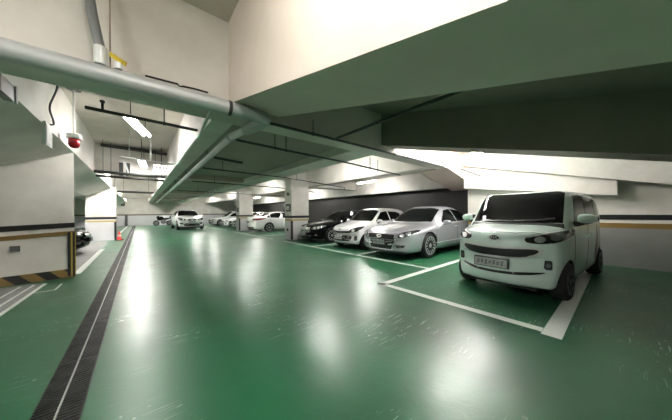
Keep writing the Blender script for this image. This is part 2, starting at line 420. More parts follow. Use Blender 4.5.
obj('pipe_run', T(rel(bend([(-0.37, 3.30, 3.98), (-0.36, 3.28, 3.42), (-0.30, 3.23, 3.05), (-0.28, 3.22, 2.95)], 0.2, 4), o), 0.040, 12), mat('dull_grey_riser', (0.22, 0.23, 0.23), 0.45, 0.4), ris, True, angle=40)
obj('socket_joint', T(rel([(-0.28, 3.22, 2.97), (-0.28, 3.22, 2.80)], o), 0.050, 14), GALV_W, ris, True, angle=40)
DGALV = mat('dull_grey_pipe', (0.24, 0.25, 0.25), 0.45, 0.4)
val = thing('valve', 'small yellow valve handle on top of the thick silver pipe', 'valve', (-0.15, 3.20, 2.797))
obj('valve_body', lathe(bmesh.new(), [(0.030, 0), (0.030, 0.06), (0.018, 0.065), (0.018, 0.12)]), GALV_W, val, True, angle=40)
bm = bmesh.new(); prism(bm, [(-0.10, 0.02), (-0.06, -0.045), (0.05, -0.05), (0.09, -0.01), (0.05, 0.05), (-0.05, 0.05)], 'z', 0.09, 0.14)
bmesh.ops.rotate(bm, verts=bm.verts, cent=(0,0,0.115), matrix=Matrix.Rotation(0.5, 3, 'X') @ Matrix.Rotation(0.35, 3, 'Y'))
bmesh.ops.scale(bm, verts=bm.verts, vec=(0.72, 0.8, 0.85))
obj('handle', bm, YELLOW, val)
rod = tag(obj('hanger_rod', T([(-0.215, 3.26, 3.98), (-0.215, 3.26, 2.82)], 0.007, 6), mat('rusty_rod', (0.25, 0.2, 0.16), 0.5)), 'thin hanging rod beside the grey riser pipe', 'rod')
cab = tag(obj('cable', T([(0.06, 3.443, 2.92), (0.37, 3.443, 2.93), (0.39, 3.443, 2.9), (0.42, 3.443, 2.92), (0.55, 3.443, 2.93), (0.7, 3.443, 2.93)], 0.010, 6), BLACKR), 'black cable fixed along the white beam just above the thick pipe', 'cable')
# black cable hanging on the left beam
pts = [(-1.05, 6.11, 3.6), (-1.04, 5.95, 3.4), (-1.05, 5.62, 3.05), (-1.05, 5.60, 2.95), (-1.05, 5.80, 2.86), (-1.05, 5.84, 2.80), (-1.06, 5.70, 2.755)]
tag(obj('hanging_cable', T(bend(pts, 0.08, 3), 0.013, 6), BLACKR, None, True), 'kinked black cable hanging down the left beam', 'cable')
jb = thing('junction_box', 'small white box fixed under the edge of the left beam', 'box', (-1.09, 5.62, 2.40))
obj('housing', B(-0.004, 0.03, -0.17, 0.17, 0.0, 0.34), WHITEPL, jb); obj('cover', B(0.03, 0.036, -0.14, 0.14, 0.03, 0.31), WHITEPL, jb)
eb = thing('metal_box', 'grey metal box at the left edge of the view under the thick pipe', 'box', (-1.02, 4.02, 2.56))
obj('housing', B(-0.074, 0.0, -0.2, 0.14, 0.0, 0.16), DARKG, eb); obj('flange', B(-0.066, 0.012, 0.13, 0.16, -0.01, 0.17), GALV, eb)
# beacon
bc = thing('alarm_beacon', 'red alarm beacon hanging on a white rod under the ceiling', 'beacon', (-0.915, 6.43, 2.57))
obj('dome', lathe(bmesh.new(), [(0.02, 0.0), (0.055, 0.014), (0.076, 0.06), (0.08, 0.17)], n=20), REDDOME, bc, True)
obj('base', lathe(bmesh.new(), [(0.098, 0.17), (0.104, 0.18), (0.104, 0.25), (0.085, 0.262)], n=20), WHITEPL, bc, True, angle=40)
obj('rod', T([(0, 0, 0.25), (0, 0, 1.09)], 0.016, 8), WHITEPL, bc)
obj('ceiling_plate', lathe(bmesh.new(), [(0.10, 1.07), (0.10, 1.102)], n=16), DARKG, bc)
# sprinkler pipes (dark) with hangers
def sprinkler(pts, label, hang, r=0.022, heads=(), ztop=2.92, m=DARKPIPE):
    o = pts[0]; t = thing('sprinkler_pipe', label, 'pipe', o)
    obj('pipe_run', T(rel(bend(pts, 0.1, 3), o), r, 8), m, t, True, angle=50)
    def at(x):
        for a, b in zip(pts, pts[1:]):
            k = 0 if abs(b[0]-a[0]) < 1e-6 else (x-a[0])/(b[0]-a[0])
            if -0.001 <= k <= 1.001: return Vector(a).lerp(Vector(b), k)
        return Vector(pts[0])
    for x in hang:
        p = at(x)
        bm = bmesh.new(); tube(bm, rel([p + Vector((0,0,-r-0.01)), (p.x, p.y, ztop)], o), 0.008, 6)
        tube(bm, rel([p + Vector((-0.015, 0, 0)), p + Vector((0.015, 0, 0))], o), r+0.008, 8)
        obj('hanger', bm, m, t)
    for x in heads:
        p = at(x)
        bm = bmesh.new(); tube(bm, rel([p, p + Vector((0,0,0.12))], o), 0.016, 8); tube(bm, rel([p + Vector((0,0,0.12)), p + Vector((0,0,0.15))], o), 0.03, 8)
        obj('sprinkler_head', bm, m, t)
    return t
sprinkler([(-0.59, 4.9, 2.885), (0.815, 4.88, 2.85)], 'short dark capped pipe hanging below the fluorescent light over the aisle', (0.33,), 0.026, (-0.41,), 3.67)
sprinkler([(1.45, 3.37, 2.70), (7.0, 3.37, 2.70)], 'dark pipe along the near edge of the beam right of the thick pipe', (2.3, 4.6), 0.024, (), 2.95)
sprinkler([(2.6, 3.2, 2.62), (2.6, 0.5, 2.62)], 'dark pipe rising diagonally under the ramp', (), 0.022)
t = sprinkler([(1.3, 4.25, 2.62), (2.5, 4.36, 2.62), (4.0, 4.45, 2.62), (6.9, 4.85, 2.62)], 'dark sprinkler pipe nearest behind the ramp beam, over the parked cars', (2.05, 2.3, 5.1, 5.5), 0.022, (), 2.92)
sprinkler([(1.37, 7.45, 2.62), (4.0, 7.7, 2.62), (7.8, 8.7, 2.58), (7.8, 8.7, 2.46)], 'second dark sprinkler pipe under the dim low ceiling', (1.9, 4.6), 0.02)
sprinkler([(1.6, 10.7, 2.62), (5.5, 11.0, 2.62), (8.2, 11.9, 2.60)], 'third dark sprinkler pipe in line with the sign-plated column', (2.4, 4.7), 0.02)
sprinkler([(1.6, 15.5, 2.62), (8.2, 15.9, 2.60)], 'fourth dark sprinkler pipe, faint in the distance', (2.6, 4.7), 0.02)
sprinkler([(1.32, 5.9, 2.62), (2.0, 6.1, 2.62)], 'short dark stub of pipe under the low ceiling beside the aisle', (), 0.03)
sprinkler([(5.89, 3.05, 2.68), (8.5, 2.9, 2.50)], 'dark pipe in the bright gap above the silver car', (6.2,), 0.02, (), 3.3)
sprinkler([(-1.05, 10.2, 2.66), (0.72, 10.25, 2.64)], 'black pipe crossing the aisle below the bright bay, upper of two', (-0.85, 0.6), 0.045, (), 3.67)
sprinkler([(-1.05, 10.6, 2.58), (0.70, 10.7, 2.56)], 'black pipe crossing the aisle below the bright bay, lower of two', (-0.7, 0.45), 0.04, (), 3.67)
sprinkler([(-0.95, 10.75, 3.60), (0.80, 10.75, 3.56)], 'dark pipe tight against the ceiling on the far side of the bright bay', (), 0.055, (), 3.66)
t = sprinkler([(-0.36, 8.5, 2.88), (0.82, 8.6, 2.84)], 'white pipe on rods hanging across the bright bay', (-0.2,), 0.018, (), 3.67, GALV_W)
obj('hanger', T([(0.62, 0.09, 0), (0.62, 0.09, 0.78)], 0.02, 8), GALV_W, t)
sprinkler([(-1.05, 18.6, 2.66), (0.70, 18.6, 2.66)], 'black pipe across the second bay of the aisle', (-0.7, 0.45), 0.06, (), 3.67)
bd = thing('duct_drop', 'pair of dark vertical ducts beyond the aisle light', 'duct', (-0.25, 10.55, 2.62))
for x in (-0.25, -0.08): obj('duct', B(x, x+0.10, -0.1, 0.05, 0, 0.42), DARKPIPE, bd)
obj('brace', hexa([(-0.16,-0.13,0.55),(-0.11,-0.13,0.55),(0.03,-0.13,0.0),(-0.02,-0.13,0.0),(-0.16,-0.11,0.55),(-0.11,-0.11,0.55),(0.03,-0.11,0.0),(-0.02,-0.11,0.0)]), GALV_W, bd)
sg = thing('lit_sign', 'white lit sign box hanging over the aisle at the far end of the bright bay', 'sign', (0.62, 10.4, 2.74))
obj('housing', B(-0.24, 0.24, 0.0, 0.12, 0, 0.34), WHITEPL, sg)
fc = obj('sign_face', B(-0.22, 0.22, -0.01, 0.0, 0.02, 0.32), SIGNLIT, sg)
bm = bmesh.new()
for k in range(4): box(bm, -0.19+0.10*k, -0.12+0.10*k, -0.014, -0.01, 0.18, 0.28)
obj('sign_smudge', bm, mat('grey_sign_marks', (0.4, 0.4, 0.4), 0.5), fc)
obj('hanger', T([(0, 0.05, 0.34), (0, 0.05, 0.93)], 0.012, 6), DARKPIPE, sg)
# camera dome on the near column, dark box on the far wall
cc = thing('security_camera', 'small dark security camera near the top of the sign-plated column', 'camera', (5.84, 10.75, 2.32))
obj('bracket', B(-0.06, 0.0, -0.03, 0.03, -0.03, 0.03), DARKG, cc)
obj('camera_body', T([(-0.06, 0.02, 0.02), (-0.14, -0.16, -0.05)], [0.06, 0.065], 12), DARKG, cc, True, angle=40)
wb = thing('wall_box', 'small black box high on the far white wall', 'box', (-1.41, 36, 2.25))
obj('housing', B(-0.17, 0.17, -0.2, 0, 0, 0.4), BLACKM, wb); obj('lid', B(-0.14, 0.14, -0.22, -0.2, 0.03, 0.37), DARKG, wb)
pp = thing('bollard', 'dark post standing against the far wall beside the drain', 'post', (-1.1, 35.7, 0))
obj('post', lathe(bmesh.new(), [(0.10, 0), (0.10, 1.15), (0.06, 1.2)], n=12), DARKG, pp); obj('foot', lathe(bmesh.new(), [(0.16, 0), (0.16, 0.03)], n=12), DARKG, pp)

# ------------------------------------------------------------------ fluorescent lights
TUBES = {}
def tube_mat(k):
    if k not in TUBES:
        TUBES[k] = mat('fluorescent_tube', (1, 1, 1), 0.4, emit=(1.0, 0.98, 0.94), strength=60.0*k)
    return TUBES[k]
def fixture(loc, rzz, label, L_=1.25, rods=0.25, wd=0.16, k=1.0):
    t = thing('ceiling_light', label, 'ceiling light', loc, rzz, 'fluorescent lights')
    obj('housing', prism(bmesh.new(), [(-wd*0.62, 0.02), (wd*0.62, 0.02), (wd*0.4, 0.08), (-wd*0.4, 0.08)], 'y', -L_/2, L_/2), WHITEPL, t)
    for s in (-1, 1): obj('tube', T([(s*wd*0.36, -L_/2+0.03, 0.0), (s*wd*0.36, L_/2-0.03, 0.0)], 0.019, 8), tube_mat(k), t, True)
    for s in (-1, 1): obj('hanger_rod', T([(0, s*L_*0.4, 0.08), (0, s*L_*0.4, 0.08+rods)], 0.008, 6), DARKPIPE, t)
    return t
FX = [
 ((0.0, 6.85, 3.26), math.radians(-14.6), 'fluorescent light over the aisle in the near bright bay', 0.33, 0.42),
 ((0.10, 10.0, 2.97), math.radians(-4), 'fluorescent light seen end-on beyond the near aisle light', 0.62, 0.22),
 ((0.0, 15.0, 3.40), 0, 'fluorescent light over the aisle in the second bay', 0.19, 3.2),
 ((0.0, 23.5, 3.40), 0, 'fluorescent light over the aisle in the third bay', 0.19, 2.2),
 ((0.0, 31.5, 3.40), 0, 'fluorescent light over the aisle before the far wall', 0.19, 3.2),
 ((5.2, 6.9, 3.45), 0, 'fluorescent light in the pocket above the white hatchback', 0.14, 0.8),
 ((5.2, 15.2, 3.45), 0, 'fluorescent light in the pocket above the white sedan', 0.14, 0.9),
 ((5.2, 23.5, 3.45), 0, 'fluorescent light in the pocket above the far white cars', 0.14, 1.3),
 ((5.2, 31.5, 3.45), 0, 'fluorescent light in the farthest pocket on the right', 0.14, 2.2),
 ((9.15, 8.5, 2.92), 0, 'fluorescent light near the back wall above the parked row', 0.25, 0.8),
 ((9.15, 15.2, 2.92), 0, 'fluorescent light near the back wall beyond the sign-plated column', 0.25, 0.8),
 ((9.15, 23.5, 2.92), 0, 'fluorescent light near the back wall far down the row', 0.25, 1.0),
 ((5.6, 2.75, 3.10), PI/2, 'fluorescent light under the ramp above the white box-shaped car', 0.18, 0.75),
 ((7.4, 2.75, 3.10), PI/2, 'fluorescent light under the ramp close to the right wall', 0.18, 1.0),
 ((0.10, 0.35, 3.70), 0, 'fluorescent light above the viewer in the front bay', 0.20, 1.0),
 ((-3.6, 0.6, 3.70), 0, 'added unseen light left of the viewer, brightening the box-shaped car', 0.20, 1.45),  # unseen lamp, added to brighten the front of the box-shaped car
 ((-4.2, 12.5, 3.40), 0, 'fluorescent light above the black car on the left', 0.19, 1.3),
]
for loc, r_, lab, rods, k in FX: fixture(loc, r_, lab, rods=rods, k=k)

# ------------------------------------------------------------------ cars
def pchip(pts):
    """monotone cubic interpolation through (x, y) points"""
    xs = [p[0] for p in pts]; ys = [p[1] for p in pts]; n = len(xs)
    h = [xs[i+1]-xs[i] for i in range(n-1)]; d = [(ys[i+1]-ys[i])/h[i] for i in range(n-1)]
    m = [d[0]] + [0.0]*(n-2) + [d[-1]]
    for i in range(1, n-1):
        if d[i-1]*d[i] > 0:
            w1, w2 = 2*h[i]+h[i-1], h[i]+2*h[i-1]; m[i] = (w1+w2)/(w1/d[i-1]+w2/d[i])
    def f(x):
        if x <= xs[0]: return ys[0]
        if x >= xs[-1]: return ys[-1]
        i = max(k for k in range(n-1) if xs[k] <= x)
        t = (x-xs[i])/h[i]; t2, t3 = t*t, t*t*t
        return (2*t3-3*t2+1)*ys[i] + (t3-2*t2+t)*h[i]*m[i] + (-2*t3+3*t2)*ys[i+1] + (t3-t2)*h[i]*m[i+1]
    return f
def sstep(a, b, x):
    t = min(1, max(0, (x-a)/(b-a))); return t*t*(3-2*t)

class Car:
    def __init__(s, name, label, loc, rzz, S, paint, group=None, cat='car'):
        s.S = S; s.L = S['L']; s.W = S['W']; s.paint = paint
        s.root = thing(name, label, cat, loc, rzz, group)
        s.body()
    def body(s):
        S, L, W = s.S, s.L, s.W
        top, bot, belt = pchip(S['top']), pchip(S['bottom']), pchip(S['belt'])
        plan, roofw = pchip(S['plan']), S['roofw']; xc, xh = S['cowl'], S['header']; xr = S['rear_glass']
        fb, rb = S.get('fbow', 0.22), S.get('rbow', 0.16)
        hn = S.get('hood_n', 2.8); cn = S.get('cab_n', 5.0)
        fr = [0, .012, .03, .055, .085, .12, .16, .21, .27, .34, .42]
        xs = fr[:]; x = .5
        while x < L-.42: xs.append(x); x += .055
        xs += [L-v for v in reversed(fr)]
        bm = bmesh.new(); rings = []
        NL, NU = 15, 20
        for x in xs:
            Tz, Bz = top(x), bot(x); zs = min(belt(x), Bz + (Tz-Bz)*0.72); hw = plan(x)*W/2
            cab = sstep(xc, xc+.25, x)*(1-sstep(L-S.get('tail_len', .02)-.25, L-S.get('tail_len', .02), x))
            n = hn + (cn-hn)*cab
            ws = hw*0.985; rw = ws + (roofw*W/2-ws)*cab
            half = [(0.0, Bz), (hw*0.45, Bz), (hw*0.84, Bz)]
            for k in range(NL):
                t = k/(NL-1); z = Bz + (zs-Bz)*t
                bulge = 1 - 0.085*(1-t)**3 - 0.015*t**2 + 0.0*math.sin(PI*t)
                rnd = 1 - 0.06*max(0, 1-t/0.08)
                half.append((hw*bulge*rnd, z))
            full = (Tz-zs)
            for k in range(1, NU+1):
                th = k/NU*PI/2
                q = math.sin(th)**(2.0/n); yf = math.cos(th)**(2.0/n) if k < NU else 0.0
                half.append(((ws+(rw-ws)*q)*yf, zs+full*q))
            ring = []
            ptsr = half + [(-y, z) for y, z in reversed(half[1:-1])]
            for y, z in ptsr:
                a = min(1, abs(y)/max(hw, .01))
                dx = 0
                if x < 1.0: dx += fb*a**2.4*(1-x/1.0)**2
                if x > L-.8: dx -= rb*a**2.4*((x-(L-.8))/.8)**2
                ring.append(bm.verts.new((x+dx, y, z)))
            rings.append(ring)
        n = len(rings[0])
        for a, b in zip(rings, rings[1:]):
            for k in range(n): bm.faces.new((a[k], a[(k+1)%n], b[(k+1)%n], b[k]))
        for ring in (rings[0], rings[-1]):
            c = sum((v.co for v in ring), Vector())/n; cv = bm.verts.new((ring[0].co.x, 0, c.z))
            for k in range(n): bm.faces.new((ring[k], ring[(k+1)%n], cv))
        o = obj('body', bm, [s.paint, BLACKM], s.root)
        s.bvh = None
        # wheel arches cut out of the shell
        cb = bmesh.new(); R = S['wheel_r']; ar = R + S.get('arch_gap', 0.045)
        for wx in S['wheels']:
            for sd in (-1, 1):
                y0 = sd*(W/2-0.26); y1 = sd*(W/2+0.3)
                lathe(cb, [(ar, min(y0, y1)), (ar, max(y0, y1))], 'y', (wx, 0, R), 40)
        bmesh.ops.recalc_face_normals(cb, faces=cb.faces)
        cm = bpy.data.meshes.new('cut'); cb.to_mesh(cm); cb.free(); cm.materials.append(BLACKM)
        co = bpy.data.objects.new('cut', cm); COL.objects.link(co); co.parent = s.root
        # keep an uncut tree for laying parts on
        me = o.data; s.bvh = BVHTree.FromPolygons([v.co.copy() for v in me.vertices], [tuple(p.vertices) for p in me.polygons])
        md = o.modifiers.new('arch', 'BOOLEAN'); md.object = co; md.operation = 'DIFFERENCE'; md.solver = 'EXACT'; md.material_mode = 'TRANSFER'
        bpy.context.view_layer.update()
        nm = bpy.data.meshes.new_from_object(o.evaluated_get(bpy.context.evaluated_depsgraph_get()))
        o.modifiers.clear(); o.data = nm; nm.name = 'body'
        for p in nm.polygons: p.use_smooth = True
        nm.set_sharp_from_angle(angle=math.radians(38))
        bpy.data.objects.remove(co, do_unlink=True)
        s.body_o = o
        # underbody pan
        obj('underbody', B(0.25, L-0.25, -W/2+.30, W/2-.30, 0.15, 0.30), BLACKM, s.root)
    def wheels(s, style='multi', rimm=None, n=10):
        S = s.S; R = S['wheel_r']; rw = 0.205; rr = R*S.get('rim_f', 0.68)
        tb = bmesh.new()
        lathe(tb, [(rr*.98, -rw/2), (R-.035, -rw/2-.004), (R-.008, -rw/2+.02), (R, -rw/2+.05), (R, rw/2-.05), (R-.008, rw/2-.02), (R-.035, rw/2+.004), (rr*.98, rw/2)], 'y', (0,0,0), 36)
        proto = None
        for wx in S['wheels']:
            for sd in (-1, 1):
                yc = sd*(s.W/2*S.get('track_f', 0.985)-rw/2)
                if proto is None:
                    tire = obj('wheel', tb, BLACKR, s.root, True, angle=40)
                    rb = bmesh.new()
                    yo = -rw/2-0.006
                    # barrel ring
                    for (ra, rb_, ya, yb) in ((rr*.90, rr, yo, -rw/2+.05),):
                        N = 36; vs = []
                        for k in range(N):
                            a = 2*PI*k/N; c_, s_ = math.cos(a), math.sin(a)
                            vs.append([rb.verts.new(p) for p in ((ra*c_, ya, ra*s_), (rb_*c_, ya, rb_*s_), (rb_*c_, yb, rb_*s_), (ra*c_, yb, ra*s_))])
                        for k in range(N):
                            A_, C_ = vs[k], vs[(k+1)%N]
                            for i in range(4): rb.faces.new((A_[i], A_[(i+1)%4], C_[(i+1)%4], C_[i]))
                    for k in range(n):
                        a = 2*PI*k/n; w0, w1 = (0.024, 0.036) if n > 7 else (0.05, 0.06)
                        c_, s_ = math.cos(a), math.sin(a)
                        def P(r, t, y): return (r*c_-t*s_, y, r*s_+t*c_)
                        r0, r1 = rr*.16, rr*.95
                        q = [P(r0,-w0/2,yo+.012), P(r1,-w1/2,yo), P(r1,w1/2,yo), P(r0,w0/2,yo+.012)]
                        q2 = [P(r0,-w0/2,yo+.045), P(r1,-w1/2,yo+.03), P(r1,w1/2,yo+.03), P(r0,w0/2,yo+.045)]
                        v = [rb.verts.new(p) for p in q+q2]
                        for f in ((0,3,2,1),(4,5,6,7),(0,1,5,4),(1,2,6,5),(2,3,7,6),(3,0,4,7)): rb.faces.new([v[i] for i in f])
                    lathe(rb, [(rr*.25, yo+.005), (rr*.25, yo+.05)], 'y', (0,0,0), 20)
                    rim = obj('rim', rb, rimm or ALLOY, tire)
                    disc = obj('brake_disc', lathe(bmesh.new(), [(rr*.97, -rw/2+.055), (rr*.97, -rw/2+.06)], 'y', (0,0,0), 30), BLACKM, tire)
                    proto = (tire, rim, disc)
                    t = tire
                else:
                    t = proto[0].copy(); COL.objects.link(t); t.parent = s.root
                    for ch in proto[1:]:
                        c = ch.copy(); COL.objects.link(c); c.parent = t
                t.location = (wx, yc, R+0.001); t.rotation_euler = (0, 0, 0 if sd < 0 else PI)
    # -- lay a polygon onto the shell and give it thickness
    def patch(s, name, pts, view, m, off=0.006, res=0.05, smooth=0, parent=None, depth=0.02, mirror=False, build=True, yaw=0.0):
        if mirror:
            s.patch(name, pts, view, m, off, res, smooth, parent, depth)
            if view in ('left', 'right'): return s.patch(name, pts, 'right' if view == 'left' else 'left', m, off, res, smooth, parent, depth)
            return s.patch(name, [(-p[0], p[1]) for p in pts] if view in ('front', 'rear') else [(p[0], -p[1]) for p in pts], view, m, off, res, smooth, parent, depth)
        P = [Vector(p) for p in pts]
        for _ in range(smooth):
            Q = []
            for i in range(len(P)):
                a, b = P[i], P[(i+1) % len(P)]; Q += [a*.75+b*.25, a*.25+b*.75]
            P = Q
        D = []
        for i in range(len(P)):
            a, b = P[i], P[(i+1) % len(P)]; k = max(1, int(math.ceil((b-a).length/res)))
            D += [a.lerp(b, j/k) for j in range(k)]
        nb = len(D)
        x0, x1 = min(p.x for p in D), max(p.x for p in D); y0, y1 = min(p.y for p in D), max(p.y for p in D)
        def inside(q):
            c = False
            for i in range(nb):
                a, b = D[i], D[(i+1) % nb]
                if (a.y > q.y) != (b.y > q.y) and q.x < (b.x-a.x)*(q.y-a.y)/(b.y-a.y)+a.x: c = not c
            return c
        G = []
        i = 1
        while x0+i*res < x1:
            j = 1
            while y0+j*res < y1:
                q = Vector((x0+i*res, y0+j*res))
                if inside(q) and min((q-d).length for d in D) > res*.45: G.append(q)
                j += 1
            i += 1
        vs, _, fs, *_r = delaunay_2d_cdt(D+G, [], [list(range(nb))], 1, 1e-5)
        L = s.L
        def cast(q):
            if view == 'front': o, d = Vector((-1.5, q.x, q.y)), Vector((1, 0, 0))
            elif view == 'rear': o, d = Vector((L+1.5, q.x, q.y)), Vector((-1, 0, 0))
            elif view == 'top': o, d = Vector((q.x, q.y, 3)), Vector((0, 0, -1))
            elif view == 'right': o, d = Vector((q.x, 2.5, q.y)), Vector((0, -1, 0))
            else: o, d = Vector((q.x, -2.5, q.y)), Vector((0, 1, 0))
            h = s.bvh.ray_cast(o, d)
            if h[0] is None:
                g = {'front': Vector((0.2, q.x, q.y)), 'rear': Vector((L-.2, q.x, q.y)), 'top': Vector((q.x, q.y, 1.4)), 'right': Vector((q.x, 1, q.y)), 'left': Vector((q.x, -1, q.y))}[view]
                h = s.bvh.find_nearest(g)
            nrm = h[1].copy()
            if nrm.dot(d) > 0: nrm = -nrm
            return h[0], nrm
        bm = bmesh.new(); topv, botv = [], []
        for v in vs:
            p, nn = cast(v); topv.append(bm.verts.new(p+nn*off)); botv.append(bm.verts.new(p-nn*depth))
        cnt = {}
        for f in fs:
            bm.faces.new([topv[i] for i in f])
            for i in range(len(f)):
                e = (f[i], f[(i+1) % len(f)]); cnt[tuple(sorted(e))] = cnt.get(tuple(sorted(e)), 0)+1
        for (a, b), c in cnt.items():
            if c == 1: bm.faces.new((topv[a], topv[b], botv[b], botv[a]))
        for v in list(bm.verts):
            if not v.link_faces: bm.verts.remove(v)
        o = obj(name, bm, m, parent or s.root, True, angle=35)
        return o
    def strip(s, name, pts, view, m, wd=0.012, off=0.004, parent=None):
        """thin band along a polyline laid on the shell"""
        P = [Vector(p) for p in pts]; a, b = [], []
        for i, p in enumerate(P):
            d = (P[min(i+1, len(P)-1)]-P[max(i-1, 0)]).normalized(); nrm = Vector((-d.y, d.x))*wd/2
            a.append(p+nrm); b.append(p-nrm)
        return s.patch(name, a+b[::-1], view, m, off, 0.08, 0, parent, 0.01)
    def windshield(s, x0, x1, y0, y1, bow=0.12, m=None):
        pts = []
        for k in range(9):
            t = -1+2*k/8; pts.append((x0 + bow*t*t*0.9, y0*t))
        for k in range(9):
            t = 1-2*k/8; pts.append((x1 + bow*0.45*t*t, y1*t))
        return s.patch('windshield', pts, 'top', m or GLASS_D, 0.004, 0.06)
    def mirrors(s, x, y, z, size=(0.12, 0.20, 0.13), m=None, both=True):
        a, b, c = size
        for sd in ((-1, 1) if both else (-1,)):
            bm = bmesh.new()
            N_, M_ = 14, 10; rows = []
            for i in range(N_+1):
                ph = PI*i/N_; row = []
                yy = -math.cos(ph)
                for k in range(M_*2):
                    th = 2*PI*k/(M_*2)
                    r = math.sin(ph)**0.55
                    ex = math.copysign(abs(math.cos(th))**0.7, math.cos(th))*r*a/2*(1.0 if math.cos(th) < 0 else .55)
                    ez = math.copysign(abs(math.sin(th))**0.7, math.sin(th))*r*c/2*(1-.18*(yy+1)/2)
                    row.append(bm.verts.new((ex+0.04*(yy+1)/2, sd*yy*b/2, ez)))
                rows.append(row)
            for r0, r1 in zip(rows, rows[1:]):
                for k in range(M_*2): bm.faces.new((r0[k], r0[(k+1)%(M_*2)], r1[(k+1)%(M_*2)], r1[k]))
            bmesh.ops.remove_doubles(bm, verts=bm.verts, dist=0.0005)
            o = obj('side_mirror', bm, m or s.paint, s.root, True); o.location = (x, sd*(y+b/2), z)
            st = bmesh.new(); v = [(-.02,-.5*b*sd-0.05*sd,-c*.75),(.07,-.5*b*sd-0.05*sd,-c*.75),(.06,-.15*b*sd,-c*.5),(-.02,-.15*b*sd,-c*.5),
                                   (-.02,-.5*b*sd-0.05*sd,-c*.30),(.07,-.5*b*sd-0.05*sd,-c*.30),(.06,.0,-c*.25),(-.02,.0,-c*.25)]
            vv = [st.verts.new(p) for p in v]
            for f in ((0,3,2,1),(4,5,6,7),(0,1,5,4),(1,2,6,5),(2,3,7,6),(3,0,4,7)): st.faces.new([vv[i] for i in f])
            obj('mirror_stalk', st, BLACKM, o)
            gl = obj('mirror_glass', B(a*.30, a*.32, -b*.38, b*.38, -c*.32, c*.32), CHROME, o); gl.location = (0.02, 0, 0)
    def plate(s, y, z, x=None, w=0.335, h=0.155, view='front', tilt=0.0):
        """number plate with smudged characters, sitting proud of the bumper"""
        if x is None:
            h_ = s.bvh.ray_cast(Vector((-1.5 if view == 'front' else s.L+1.5, y, z)), Vector((1 if view == 'front' else -1, 0, 0)))
            x = h_[0].x + (-0.03 if view == 'front' else 0.03)
        sg = -1 if view == 'front' else 1
        e = obj('license_plate', B(-0.012, 0.035, -w/2-.012, w/2+.012, -h/2-.012, h/2+.012), DARKG, s.root); e.location = (x, y, z)
        xa = -0.016 if view == 'front' else 0.035
        f = obj('plate_face', B(xa, xa+.006, -w/2, w/2, -h/2, h/2), PLATE, e)
        bm = bmesh.new(); k = w/8.0
        for i, (dz, hh) in enumerate(((.0,.30),(.05,.26),(-.03,.34),(.0,.2),(.04,.30),(-.04,.26),(.0,.32))):
            y0 = w*.42 - i*k*.98
            prism(bm, [(y0, h*(dz-hh)), (y0-k*.62, h*(dz-hh*.8)), (y0-k*.70, h*(dz+hh)), (y0-k*.1, h*(dz+hh*.9))], 'x', xa-.003 if view == 'front' else xa+.006, xa if view == 'front' else xa+.009)
        obj('plate_smudge', bm, PLATEMARK, e)
        return e
    def side_windows(s, polys, m=None, names='side_window'):
        for p in polys: s.patch(names, p, 'left', m or GLASS_D, 0.005, 0.06, mirror=True)
    def handles(s, spots, m=None):
        for x, z in spots:
            s.patch('door_handle', [(x-.1, z-.014), (x+.1, z-.012), (x+.1, z+.016), (x-.1, z+.014)], 'left', m or s.paint, 0.03, 0.05, mirror=True)
    def seams(s, lines, m=None):
        for l in lines:
            for v in ('left', 'right'): s.strip('door_seam', l, v, m or BLACKM, 0.012, 0.003)

def oval(cx, cz, a, b, n=20, e=2.0):
    return [(cx+a*math.copysign(abs(math.cos(t))**(2/e), math.cos(t)), cz+b*math.copysign(abs(math.sin(t))**(2/e), math.sin(t))) for t in [2*PI*k/n for k in range(n)]]
def stroke(a, b, w):
    a, b = Vector(a), Vector(b); d = (b-a).normalized(); n = Vector((-d.y, d.x))*w/2
    return [tuple(a-n), tuple(b-n), tuple(b+n), tuple(a+n)]
def kia_emblem(car, y, z, a=0.075, b=0.038, k=1.0):
    """oval badge with the three letters, read from in front (left is +y)"""
    e = car.patch('emblem', oval(y, z, a, b), 'front', CHROME, 0.012, 0.02)
    car.patch('emblem_field', oval(y, z, a*.90, b*.84), 'front', BLACKM, 0.0145, 0.02, parent=e)
    h = b*.5; w = a*.075; st = []
    X = lambda t: y-t*a            # t from -1 (left in the picture) to 1
    st += [((X(-.58), z-h), (X(-.58), z+h)), ((X(-.55), z), (X(-.25), z+h)), ((X(-.55), z), (X(-.25), z-h))]
    st += [((X(-.06), z-h), (X(-.06), z+h))]
    st += [((X(.14), z-h), (X(.36), z+h)), ((X(.36), z+h), (X(.58), z-h))]
    for p, q in st: car.patch('emblem_letter', stroke(p, q, a*.09), 'front', CHROME, 0.017, 0.03, parent=e)
    return e

# --- sedan / hatch shared proportions -------------------------------------------------
def sedan_spec(L=4.9, W=1.86, H=1.48, front=0.95, wb=2.8, hood=0.95, deck=1.08, nose=0.0, coupe=0.0):
    c, h = 1.42, 2.22
    return dict(L=L, W=W, wheels=(front, front+wb), wheel_r=0.33, cowl=c, header=h, rear_glass=L-.75, roofw=0.66, tail_len=0.62,
        top=[(0,.60),(.02,.68),(.06,.735),(.13,.775),(.28,.815),(.6,.875),(1.0,.935),(c-.06,.985),(c+.12,1.06),(c+.45,1.265),(h,H-.07),(h+.3,H-.008),(h+.62,H),(h+1.0,H-.02),(L-1.35,H-.13),(L-.95,deck+.13),(L-.62,deck+.015),(L-.3,deck-.01),(L-.1,deck-.05),(L-.03,deck-.14),(L,.80)],
        bottom=[(0,.42),(.03,.30),(.08,.235),(.2,.20),(.6,.19),(L-.6,.2),(L-.15,.25),(L-.03,.36),(L,.50)],
        belt=[(0,.6),(.3,.72),(1.0,.84),(c+.1,.93),(h,.955),(L-1.2,.98),(L-.6,.97),(L,.85)],
        plan=[(0,.80),(.05,.86),(.15,.915),(.4,.965),(.9,.99),(1.6,1.0),(L-1.2,1.0),(L-.5,.965),(L-.1,.90),(L,.84)], fbow=.30, rbow=.22)
